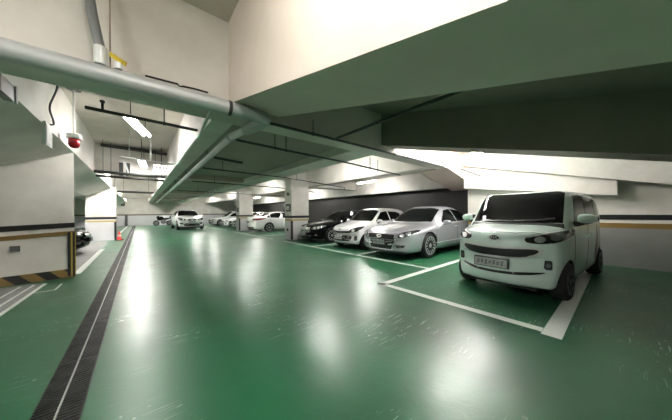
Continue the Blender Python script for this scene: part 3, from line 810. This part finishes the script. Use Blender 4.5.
def hatch_spec(L=3.6, W=1.6, H=1.49, front=.70, wb=2.40):
    c, h = .92, 1.55
    return dict(L=L, W=W, wheels=(front, front+wb), wheel_r=0.29, cowl=c, header=h, rear_glass=L-.4, roofw=0.70, tail_len=.10,
        top=[(0,.60),(.02,.70),(.06,.78),(.13,.835),(.28,.885),(.6,.955),(c-.05,1.015),(c+.12,1.09),(c+.4,1.29),(h,H-.07),(h+.3,H-.01),(h+.65,H),(L-.7,H-.03),(L-.38,H-.10),(L-.22,H-.25),(L-.1,1.05),(L-.03,.9),(L,.72)],
        bottom=[(0,.40),(.03,.28),(.08,.225),(.2,.20),(.6,.19),(L-.6,.2),(L-.15,.25),(L-.03,.36),(L,.46)],
        belt=[(0,.6),(.3,.74),(.8,.88),(c+.1,.95),(h,.98),(L-.8,1.03),(L-.2,1.02),(L,.7)],
        plan=[(0,.82),(.05,.87),(.15,.92),(.4,.97),(.8,.99),(1.4,1.0),(L-.9,1.0),(L-.3,.96),(L-.08,.91),(L,.86)], fbow=.26, rbow=.16)

PEARL = car_paint('pale_mint_white_car_paint', (0.71, 0.86, 0.80), 0.0, 0.3)
SILVER = car_paint('silver_car_paint', (0.50, 0.50, 0.55), 0.6, 0.30)
WHITEC = car_paint('white_car_paint', (0.80, 0.80, 0.80), 0.0, 0.3)
BLACKC = car_paint('black_car_paint', (0.005, 0.005, 0.006), 0.0, 0.14)
BLACKC.node_tree.nodes['Principled BSDF'].inputs['Coat Weight'].default_value = 0.0
BLACKC.node_tree.nodes['Principled BSDF'].inputs['Specular IOR Level'].default_value = 0.12
LILAC = car_paint('blue_grey_car_paint', (0.16, 0.16, 0.24), 0.3, 0.3)
BRIGHT = mat('bright_trim', (0.72, 0.75, 0.74), 0.35, 0.15)

# --- box-shaped car (nearest, right)
ray_s = dict(L=3.595, W=1.56, wheels=(.68, 3.20), wheel_r=0.285, cowl=.74, header=1.22, rear_glass=3.3, roofw=0.86, tail_len=.06, cab_n=9.0, hood_n=3.4,
    top=[(0,.70),(.015,.84),(.045,.94),(.09,1.0),(.18,1.045),(.35,1.075),(.55,1.105),(.70,1.13),(.82,1.20),(1.0,1.42),(1.16,1.62),(1.28,1.695),(1.5,1.715),(2.0,1.73),(2.7,1.72),(3.2,1.68),(3.42,1.61),(3.52,1.45),(3.57,1.1),(3.595,.8)],
    bottom=[(0,.40),(.02,.28),(.06,.235),(.15,.205),(.5,.19),(3.1,.2),(3.5,.24),(3.57,.32),(3.595,.45)],
    belt=[(0,.62),(.2,.88),(.5,1.0),(.8,1.05),(1.3,1.07),(2.5,1.08),(3.3,1.10),(3.595,.75)],
    plan=[(0,.80),(.04,.85),(.12,.90),(.3,.95),(.6,.985),(1.2,1.0),(2.9,1.0),(3.4,.975),(3.55,.94),(3.595,.9)], fbow=.27, rbow=.10)
ray = Car('car', 'pale mint-white box-shaped car parked nearest, under the ramp', (4.34, 1.31, 0), math.radians(-4.6), ray_s, PEARL)
ray.wheels(n=7, rimm=DARKG)
ray.windshield(.735, 1.24, .66, .60, bow=.10)
ray.strip('windshield_cowl', [(.70+.09*t*t, .68*t) for t in [-1+k/6 for k in range(13)]], 'top', BLACKM, 0.06, 0.006)
ray.side_windows([[(1.02,1.10),(1.20,1.40),(1.32,1.60),(1.48,1.625),(1.90,1.635),(1.90,1.10)], [(1.98,1.10),(1.98,1.635),(2.70,1.62),(2.70,1.12)], [(2.80,1.12),(2.80,1.61),(3.22,1.57),(3.26,1.16)]])
ray.seams([[(.98,.98),(.99,.45),(1.06,.28)], [(1.94,1.62),(1.94,.28)], [(2.76,1.6),(2.78,.7)], [(1.06,.285),(2.60,.285)]])
ray.handles([(1.78,.90),(2.10,.92)])
o = ray.patch('front_grille', [(.58,0.790),(.52,0.825),(.3,0.815),(0,0.800),(-.3,0.815),(-.52,0.825),(-.58,0.790),(-.54,0.710),(-.40,0.655),(-.2,0.630),(0,0.625),(.2,0.630),(.40,0.655),(.54,0.710)], 'front', BRIGHT, 0.012, 0.05, 1)
ray.patch('grille_mesh', [(y*.955, .715+(z-.715)*.80) for y, z in [(.555,0.780),(.50,0.810),(.3,0.797),(0,0.782),(-.3,0.797),(-.50,0.810),(-.555,0.780),(-.51,0.715),(-.39,0.670),(-.2,0.647),(0,0.642),(.2,0.647),(.39,0.670),(.51,0.715)]], 'front', BLACKM, 0.016, 0.05, 1, parent=o)
for sd in (1, -1):
    hl = ray.patch('headlight', [(sd*y, z) for y, z in [(.37,0.915),(.40,0.980),(.55,1.025),(.70,1.070),(.765,1.075),(.765,0.945),(.70,0.890),(.55,0.870),(.42,0.875)]], 'front', LAMPD, 0.010, 0.04, 1)
    ray.patch('headlight_lens', oval(sd*.53, .93, .055, .042), 'front', CHROME, 0.016, 0.02, parent=hl)
    ray.patch('headlight_lens', oval(sd*.675, .965, .05, .05), 'front', LAMP, 0.016, 0.02, parent=hl)
    ray.patch('headlight_trim', [(sd*y, z) for y, z in [(.39,0.970),(.55,1.020),(.71,1.065),(.755,1.065),(.70,1.040),(.55,0.995),(.40,0.947)]], 'front', BRIGHT, 0.015, 0.04, parent=hl)
    fg = ray.patch('fog_light', [(sd*y, z) for y, z in [(.575,.63),(.64,.63),(.65,.61),(.65,.51),(.64,.495),(.585,.495),(.565,.52)]], 'front', BLACKM, 0.008, 0.03)
    ray.patch('fog_lens', oval(sd*.61, .56, .028, .035), 'front', LAMP, 0.013, 0.02, parent=fg)
ray.patch('lower_intake', [(.62,0.460),(.40,0.435),(0,0.420),(-.40,0.435),(-.62,0.460),(-.50,0.410),(-.2,0.385),(.2,0.385),(.50,0.410)], 'front', BLACKM, 0.006, 0.05, 1)
kia_emblem(ray, 0, .93)
ray.mirrors(1.02, .79, 1.23, (.15, .21, .16))
pl = ray.plate(0.03, .545, w=.46, h=.125)
ray.strip('hood_seam', [(.30,.60),(.24,.45),(.135,.25),(.12,0),(.135,-.25),(.24,-.45),(.30,-.60)], 'top', DARKG, 0.010, 0.002)
ray.patch('tail_light', [(.62,.85),(.72,.85),(.72,1.15),(.64,1.15)], 'rear', REDLAMP, 0.01, 0.06, mirror=True)
ray.patch('rear_window', [(-.58,1.08),(.58,1.08),(.54,1.50),(-.54,1.50)], 'rear', GLASS_D, 0.004, 0.08)
ray.patch('side_scuff', [(2.62,.42),(2.84,.36),(2.90,.82),(2.86,.98),(2.74,.96),(2.68,.66)], 'left', mat('brown_panel_stain', (0.20, 0.12, 0.10), 0.5), 0.003, 0.05, 1)
ray.strip('wiper', [(.80,.52),(.78,.30),(.775,.0)], 'top', BLACKM, 0.02, 0.02)
ray.strip('wiper', [(.785,-.02),(.80,-.30),(.86,-.56)], 'top', BLACKM, 0.02, 0.02)

# --- silver sedan
ss = sedan_spec(L=4.9, W=1.90, H=1.51, front=1.10, wb=2.75); ss.update(wheel_r=.35, rim_f=.76, fbow=.20)
sil = Car('car', 'silver sedan with a wide dark grille, second from the ramp side', (5.46, 4.58, 0), math.radians(-1.0), ss, SILVER)
sil.root.scale = (1.035, 1.035, 1.035)
sil.wheels(n=14)
sil.windshield(1.40, 2.18, .72, .60, bow=.14)
SW = lambda L: [[(1.83,.985),(2.08,1.16),(2.34,1.345),(2.62,1.385),(2.72,1.385),(2.74,.99)], [(2.80,.99),(2.79,1.385),(3.10,1.375),(3.45,1.31),(3.62,1.235),(3.66,1.02)], [(3.71,1.03),(3.68,1.215),(3.86,1.10),(3.93,1.045)]]
sil.side_windows(SW(4.9))
sil.patch('window_trim', [(1.74,.945),(1.80,.965),(3.95,1.03),(3.98,1.018),(3.0,.965)], 'left', CHROME, .006, .08, mirror=True)
sil.seams([[(1.50,.90),(1.44,.6),(1.52,.25)], [(2.77,.98),(2.78,.27)], [(3.66,1.02),(3.70,.85),(3.52,.5)], [(1.55,.27),(3.35,.27)]])
sil.strip('side_molding', [(1.45,.40),(3.4,.42)], 'left', CHROME, .025, .008); sil.strip('side_molding', [(1.45,.40),(3.4,.42)], 'right', CHROME, .025, .008)
sil.handles([(2.62,.85),(3.50,.87)], CHROME)
g = sil.patch('front_grille', [(.50,.70),(.0,.715),(-.50,.70),(-.46,.42),(-.40,.27),(.40,.27),(.46,.42)], 'front', CHROME, .010, .05)
sil.patch('grille_mesh', [(.47,.685),(0,.70),(-.47,.685),(-.43,.43),(-.37,.29),(.37,.29),(.43,.43)], 'front', BLACKM, .014, .05, parent=g)
for z in (.655, .605, .555): sil.strip('grille_bar', [(.42,z),(0,z+.012),(-.42,z)], 'front', DARKG, .008, .019, parent=g)
em = sil.patch('emblem', oval(0,.635,.085,.05), 'front', CHROME, .028, .02); sil.patch('emblem_field', oval(0,.635,.05,.018), 'front', DARKG, .031, .02, parent=em)
for sd in (1, -1):
    hl = sil.patch('headlight', [(sd*y, z) for y, z in [(.55,.60),(.56,.69),(.66,.755),(.80,.80),(.875,.80),(.885,.735),(.80,.655),(.66,.60)]], 'front', LAMPD, .008, .03, 1)
    sil.patch('headlight_lens', oval(sd*.655,.675,.05,.042), 'front', CHROME, .014, .02, parent=hl)
    sil.patch('headlight_lens', oval(sd*.77,.715,.05,.04), 'front', LAMP, .014, .02, parent=hl)
    fg = sil.patch('fog_light', [(sd*y, z) for y, z in [(.50,.40),(.74,.415),(.70,.345),(.52,.32)]], 'front', BLACKM, .006, .04)
    sil.patch('fog_lens', oval(sd*.60,.368,.05,.022), 'front', LAMP, .011, .02, parent=fg)
sil.mirrors(1.93, .90, .99, (.13, .22, .14))
sil.plate(0.0, .475, w=.42, h=.13)
sil.patch('tail_light', [(.50,.80),(.88,.80),(.88,.95),(.55,.95)], 'rear', REDLAMP, .008, .06, mirror=True)
sil.patch('rear_window', [(3.75,-.58),(4.22,-.66),(4.22,.66),(3.75,.58)], 'top', GLASS_D, .004, .08)

# --- white hatchback
hs = hatch_spec(H=1.53)
pic = Car('car', 'small white hatchback between the silver sedan and the black sedan', (5.72, 6.72, 0), math.radians(-1.0), hs, WHITEC)
pic.wheels(n=8)
pic.windshield(.90, 1.52, .66, .56, bow=.13)
pic.side_windows([[(1.22,1.01),(1.40,1.16),(1.62,1.345),(1.90,1.385),(1.98,1.385),(1.99,1.02)], [(2.06,1.02),(2.05,1.385),(2.55,1.36),(2.76,1.30),(2.72,1.06)], [(2.80,1.09),(2.83,1.27),(3.04,1.18),(2.98,1.10)]])
pic.seams([[(1.02,.95),(.99,.6),(1.06,.26)], [(2.02,1.0),(2.03,.27)], [(2.76,1.05),(2.80,.8),(2.68,.5)], [(1.06,.265),(2.6,.265)]])
pic.handles([(1.9,.88),(2.62,.90)])
g = pic.patch('front_grille', [(.62,.70),(.40,.685),(0,.665),(-.40,.685),(-.62,.70),(-.45,.60),(0,.585),(.45,.60)], 'front', BLACKM, .010, .05)
pic.strip('grille_trim', [(.48,.60),(0,.588),(-.48,.60)], 'front', CHROME, .016, .013, parent=g)
for sd in (1, -1):
    hl = pic.patch('headlight', [(sd*y, z) for y, z in [(.42,.63),(.45,.72),(.58,.79),(.72,.84),(.755,.82),(.74,.70),(.60,.63)]], 'front', LAMPD, .008, .04, 1)
    pic.patch('headlight_lens', oval(sd*.56,.70,.05,.045), 'front', CHROME, .014, .02, parent=hl)
    fg = pic.patch('fog_light', [(sd*y, z) for y, z in [(.58,.48),(.68,.52),(.68,.36),(.60,.33)]], 'front', BLACKM, .008, .04)
    pic.patch('fog_lens', oval(sd*.635,.40,.025,.03), 'front', LAMP, .013, .02, parent=fg)
ik = pic.patch('lower_intake', [(.52,.50),(.40,.53),(-.40,.53),(-.52,.50),(-.52,.36),(-.40,.29),(.40,.29),(.52,.36)], 'front', CHROME, .008, .05, 1)
pic.patch('intake_mesh', [(.50,.49),(.38,.515),(-.38,.515),(-.50,.49),(-.50,.365),(-.38,.305),(.38,.305),(.50,.365)], 'front', BLACKM, .012, .05, 1, parent=ik)
kia_emblem(pic, 0, .735, .06, .03)
pic.mirrors(1.26, .78, 1.02, (.13, .20, .14))
pic.plate(0.0, .43, w=.38, h=.11)
pic.strip('hood_seam', [(.30,.58),(.20,.40),(.12,.2),(.11,0),(.12,-.2),(.20,-.40),(.30,-.58)], 'top', DARKG, .010, .002)
pic.patch('tail_light', [(.56,.82),(.74,.82),(.72,1.12),(.62,1.08)], 'rear', REDLAMP, .008, .06, mirror=True)
pic.patch('rear_window', [(-.55,1.06),(.55,1.06),(.46,1.32),(-.46,1.32)], 'rear', GLASS_D, .004, .08)

# --- black sedan
bs = sedan_spec(L=4.95, W=1.87, H=1.49, front=.9, wb=2.84)
blk = Car('car', 'black sedan with a chrome grille beside the sign-plated column', (5.78, 9.25, 0), math.radians(-1.0), bs, BLACKC)
blk.wheels(n=10)
blk.windshield(1.40, 2.18, .72, .60, bow=.14); blk.side_windows(SW(4.9))
blk.patch('window_trim', [(1.74,.945),(1.80,.965),(3.95,1.03),(3.98,1.018),(3.0,.965)], 'left', CHROME, .006, .08, mirror=True)
g = blk.patch('front_grille', [(.40,.70),(0,.715),(-.40,.70),(-.33,.50),(-.25,.46),(.25,.46),(.33,.50)], 'front', CHROME, .014, .04)
for k in range(8): blk.strip('grille_bar', [(.30-.086*k,.50),(.31-.0886*k,.685)], 'front', BLACKM, .02, .018, parent=g)
for sd in (1, -1):
    hl = blk.patch('headlight', [(sd*y, z) for y, z in [(.48,.60),(.46,.69),(.60,.745),(.80,.785),(.88,.77),(.86,.68),(.72,.60)]], 'front', LAMP, .008, .03, 1)
    blk.patch('headlight_lens', oval(sd*.60,.67,.055,.05), 'front', CHROME, .014, .02, parent=hl)
    blk.patch('headlight_lens', oval(sd*.74,.69,.05,.045), 'front', CHROME, .014, .02, parent=hl)
    blk.patch('fog_light', oval(sd*.64,.36,.06,.03), 'front', LAMP, .008, .02)
blk.patch('lower_intake', [(.45,.37),(-.45,.37),(-.40,.28),(.40,.28)], 'front', DARKG, .006, .05)
blk.mirrors(1.93, .90, .99, (.13, .22, .14)); blk.plate(0.0, .42, w=.36, h=.12)
blk.handles([(2.62,.85),(3.50,.87)], CHROME)
em = blk.patch('emblem', oval(0,.745,.05,.022), 'front', CHROME, .014, .02)

# --- white sedan, tail towards the aisle
ws_ = sedan_spec(L=4.95, W=1.86, H=1.46, front=.92, wb=2.85, deck=1.12)
wsd = Car('car', 'white sedan parked nose-in with its tail lights towards the aisle', (5.95+4.95, 16.95, 0), PI, ws_, WHITEC)
wsd.wheels(n=5)
wsd.side_windows(SW(4.9)); wsd.windshield(1.40, 2.18, .72, .60, bow=.14)
wsd.patch('rear_window', [(3.62,-.58),(4.18,-.68),(4.24,0),(4.18,.68),(3.62,.58)], 'top', GLASS_D, .004, .08)
for sd in (1, -1):
    tl = wsd.patch('tail_light', [(sd*y, z) for y, z in [(.54,.87),(.56,.955),(.66,.98),(.86,1.0),(.90,.98),(.90,.84),(.62,.84)]], 'rear', REDLAMP, .010, .03, 1)
    wsd.patch('tail_lens', [(sd*y, z) for y, z in [(.62,.89),(.80,.90),(.80,.93),(.62,.92)]], 'rear', LAMP, .014, .04, parent=tl)
wsd.strip('trunk_trim', [(.42,.90),(0,.90),(-.42,.90)], 'rear', CHROME, .03, .010)
wsd.patch('rear_diffuser', [(.70,.38),(-.70,.38),(-.60,.29),(.60,.29)], 'rear', BLACKM, .006, .06)
wsd.plate(0, .74, view='rear', w=.42, h=.12)
wsd.mirrors(1.93, .90, .99, (.13, .22, .14)); wsd.handles([(2.62,.87),(3.50,.90)])
wsd.seams([[(2.77,.98),(2.78,.27)], [(3.66,1.02),(3.70,.85),(3.52,.5)], [(1.55,.27),(3.35,.27)]])

# --- white sport utility car facing the viewer at the end of the aisle
suv_s = sedan_spec(L=4.88, W=1.99, H=1.69, front=.88, wb=2.93)
sc_ = lambda pts, k: [(x, .2+(z-.2)*k if z > .2 else z) for x, z in pts]
c, h, L_ = 1.30, 2.05, 4.88
suv_s.update(cowl=c, header=h, wheel_r=.38, roofw=.68, tail_len=.25,
    top=[(0,.66),(.02,.82),(.05,.92),(.10,.98),(.25,1.03),(.6,1.09),(c-.05,1.16),(c+.15,1.25),(c+.45,1.47),(h,1.62),(h+.35,1.685),(h+.6,1.69),(3.3,1.66),(4.0,1.47),(4.5,1.25),(4.75,1.12),(4.85,1.0),(4.88,.8)],
    bottom=[(0,.45),(.03,.34),(.08,.28),(.2,.25),(.6,.25),(4.3,.27),(4.7,.34),(4.85,.42),(4.88,.52)],
    belt=[(0,.75),(.3,.9),(1.0,1.0),(1.5,1.08),(3.0,1.12),(4.2,1.12),(4.88,.9)])
suv = Car('car', 'white sport utility car facing the viewer at the far end of the aisle', (3.40, 22.9, 0), PI/2 + math.radians(2), suv_s, WHITEC)
suv.wheels(n=5)
suv.windshield(1.28, 2.03, .80, .66, bow=.14)
suv.side_windows([[(1.72,1.15),(2.2,1.50),(2.6,1.57),(2.7,1.57),(2.7,1.17)], [(2.78,1.17),(2.78,1.57),(3.3,1.53),(3.75,1.40),(3.85,1.20)]])
for sd in (1, -1):
    g = suv.patch('kidney_grille', [(sd*y, z) for y, z in [(.05,.90),(.30,.90),(.34,.84),(.30,.76),(.06,.76),(.04,.83)]], 'front', CHROME, .010, .04, 1)
    suv.patch('grille_mesh', [(sd*y, z) for y, z in [(.065,.885),(.285,.885),(.315,.84),(.28,.775),(.075,.775),(.06,.83)]], 'front', BLACKM, .014, .04, 1, parent=g)
    hl = suv.patch('headlight', [(sd*y, z) for y, z in [(.42,.80),(.50,.92),(.70,.97),(.88,.99),(.93,.94),(.88,.85),(.70,.79)]], 'front', LAMPD, .010, .04, 1)
    suv.patch('headlight_lens', oval(sd*.60,.87,.06,.055), 'front', CHROME, .015, .02, parent=hl)
    suv.patch('side_intake', [(sd*y, z) for y, z in [(.55,.56),(.84,.62),(.84,.47),(.60,.44)]], 'front', BLACKM, .008, .05, 1)
suv.patch('lower_intake', [(.48,.54),(-.48,.54),(-.62,.40),(-.50,.34),(.50,.34),(.62,.40)], 'front', BLACKM, .008, .05)
em = suv.patch('emblem', oval(0,.96,.045,.045), 'front', CHROME, .012, .02)
suv.patch('emblem_field', oval(0,.96,.034,.034), 'front', mat('badge_blue', (0.05, 0.2, 0.6), .3), .016, .02, parent=em)
suv.patch('bumper_cladding', [(.86,.40),(.70,.335),(-.70,.335),(-.86,.40),(-.80,.27),(.80,.27)], 'front', DARKG, .006, .05)
suv.mirrors(1.75, .96, 1.17, (.14, .24, .17)); suv.plate(0, .66, w=.42, h=.10)

# --- row of white cars beyond the second column
def small_white(loc, label, spec, lamp=LAMPD, rot=0.0, sedan=False, paint=WHITEC):
    k = Car('car', label, loc, rot, spec, paint)
    k.wheels(n=10)
    if sedan:
        k.windshield(1.40, 2.18, .72, .60, bow=.14); k.side_windows(SW(4.9)); ys = .86
    else:
        k.windshield(.90, 1.52, .66, .56, bow=.13); ys = .74
        k.side_windows([[(1.22,1.01),(1.40,1.16),(1.62,1.345),(1.90,1.385),(1.98,1.385),(1.99,1.02)], [(2.06,1.02),(2.05,1.385),(2.55,1.36),(2.76,1.30),(2.72,1.06)]])
    k.patch('front_grille', [(.42,.68),(-.42,.68),(-.34,.56),(.34,.56)], 'front', BLACKM, .010, .05)
    k.patch('lower_intake', [(.46,.42),(-.46,.42),(-.40,.29),(.40,.29)], 'front', BLACKM, .008, .05)
    for sd in (1, -1):
        k.patch('headlight', [(sd*y*ys/.75, z) for y, z in [(.46,.61),(.48,.69),(.60,.74),(.74,.78),(.745,.70),(.60,.62)]], 'front', lamp, .008, .04, 1)
        k.patch('fog_light', [(sd*y, z) for y, z in [(.56,.42),(.68,.44),(.68,.36),(.58,.34)]], 'front', BLACKM, .008, .04)
    k.mirrors(1.93 if sedan else 1.26, .90 if sedan else .78, 1.0, (.13, .21, .14))
    k.plate(0, .48, w=.40, h=.11)
    return k
small_white((6.0, 21.6, 0), 'white sedan just beyond the second column, nearest of the far white row', sedan_spec(L=4.8, W=1.84, H=1.47), rot=0, sedan=True)
small_white((6.0, 24.2, 0), 'white sedan in the middle of the far white row', sedan_spec(L=4.8, W=1.84, H=1.47), rot=0, sedan=True)
small_white((5.9, 29.0, 0), 'white sedan at the far end of the white row, nose towards the sport utility car', sedan_spec(L=4.8, W=1.86, H=1.60), lamp=LAMP, rot=0, sedan=True)
# --- cars on the left
bl = small_white((-1.34, 12.05, 0), 'black car nosing out behind the broad left pier', sedan_spec(L=4.6, W=1.86, H=1.47), lamp=LAMP, rot=PI, sedan=True, paint=BLACKC)
bl.patch('chrome_grille', [(.42,.69),(-.42,.69),(-.34,.55),(.34,.55)], 'front', CHROME, .016, .05)
small_white((-2.1, 15.2, 0), 'blue-grey car beyond the black car, left of the lilac-white column', sedan_spec(L=4.6, W=1.84, H=1.50), lamp=LAMP, rot=PI, sedan=True, paint=LILAC)

# ------------------------------------------------------------------ motorcycles and cone
def motorcycle(loc, rzz, label):
    t = thing('motorcycle', label, 'motorcycle', loc, rzz, 'motorcycles by the far wall')
    for x in (-0.68, 0.68):
        bm = bmesh.new(); N_, M_ = 24, 10; R, r = .25, .06; rg = []
        for i in range(N_):
            a = 2*PI*i/N_; rg.append([bm.verts.new(((R+r*math.cos(b))*math.cos(a), r*math.sin(b)*0.9, (R+r*math.cos(b))*math.sin(a))) for b in [2*PI*k/M_ for k in range(M_)]])
        for i in range(N_):
            for k in range(M_): bm.faces.new((rg[i][k], rg[i][(k+1)%M_], rg[(i+1)%N_][(k+1)%M_], rg[(i+1)%N_][k]))
        wl = obj('wheel', bm, BLACKR, t, True); wl.location = (x, 0, .31)
        obj('rim', lathe(bmesh.new(), [(.20, -.02), (.20, .02)], 'y', (0,0,0), 20), DARKG, wl)
    obj('engine', lathe(bmesh.new(), [(.18,-.18),(.25,-.13),(.25,.13),(.18,.18)], 'y', (0.02,0,.44), 12), DARKG, t, True, angle=40)
    obj('frame', T(bend([(-.62,0,.34),(-.25,0,.55),(.30,0,.72),(.42,0,.88)], .1), .04), BLACKM, t)
    bm = bmesh.new(); tube(bm, [(.0,0,.80),(.12,0,.84),(.30,0,.86),(.42,0,.80)], [.09,.18,.20,.10], 12); obj('fuel_tank', bm, BLACKC, t, True)
    bm = bmesh.new(); tube(bm, [(-.66,0,.84),(-.45,0,.80),(-.2,0,.76),(.02,0,.78)], [.05,.11,.13,.09], 12); obj('seat', bm, BLACKR, t, True)
    for s_ in (-1, 1): obj('fork', T([(.68, s_*.09, .31), (.44, s_*.09, .95)], .025, 8), DARKG, t)
    obj('handlebar', T(bend([(.30,-.36,1.04),(.42,-.2,1.0),(.44,0,.97),(.42,.2,1.0),(.30,.36,1.04)], .08), .016, 8), DARKPIPE, t)
    obj('headlight', lathe(bmesh.new(), [(.06,.50),(.09,.56),(.09,.60)], 'x', (0,0,.88), 14), LAMP, t, True, angle=40)
    bm = bmesh.new(); tube(bm, [(.30,0,.62),(.46,0,.78),(.56,0,.98),(.46,0,1.12)], [.10,.17,.14,.05], 12); obj('fairing', bm, BLACKC, t, True)
    obj('exhaust', T([(.0,-.15,.28),(-.35,-.17,.30),(-.75,-.19,.36)], [.03,.05,.05], 10), CHROME, t)
    return t
motorcycle((2.15, 33.6, 0), math.radians(190), 'dark motorcycle by the far wall, left of the pair')
motorcycle((3.35, 33.2, 0), math.radians(172), 'dark motorcycle by the far wall, next to the sport utility car')
cn = thing('traffic_cone', 'small red traffic cone at the foot of the lilac-white column', 'cone', (-0.80, 16.65, 0))
obj('base', B(-.17,.17,-.17,.17,0,.03), BLACKR, cn)
obj('cone_body', lathe(bmesh.new(), [(.11,.03),(.03,.44),(.022,.46)], n=18), CONE_R, cn, True, angle=40)
obj('reflective_band', lathe(bmesh.new(), [(.082,.20),(.064,.28)], n=18), mat('cone_band', (0.5, 0.35, 0.35), .4), cn, True, angle=40)
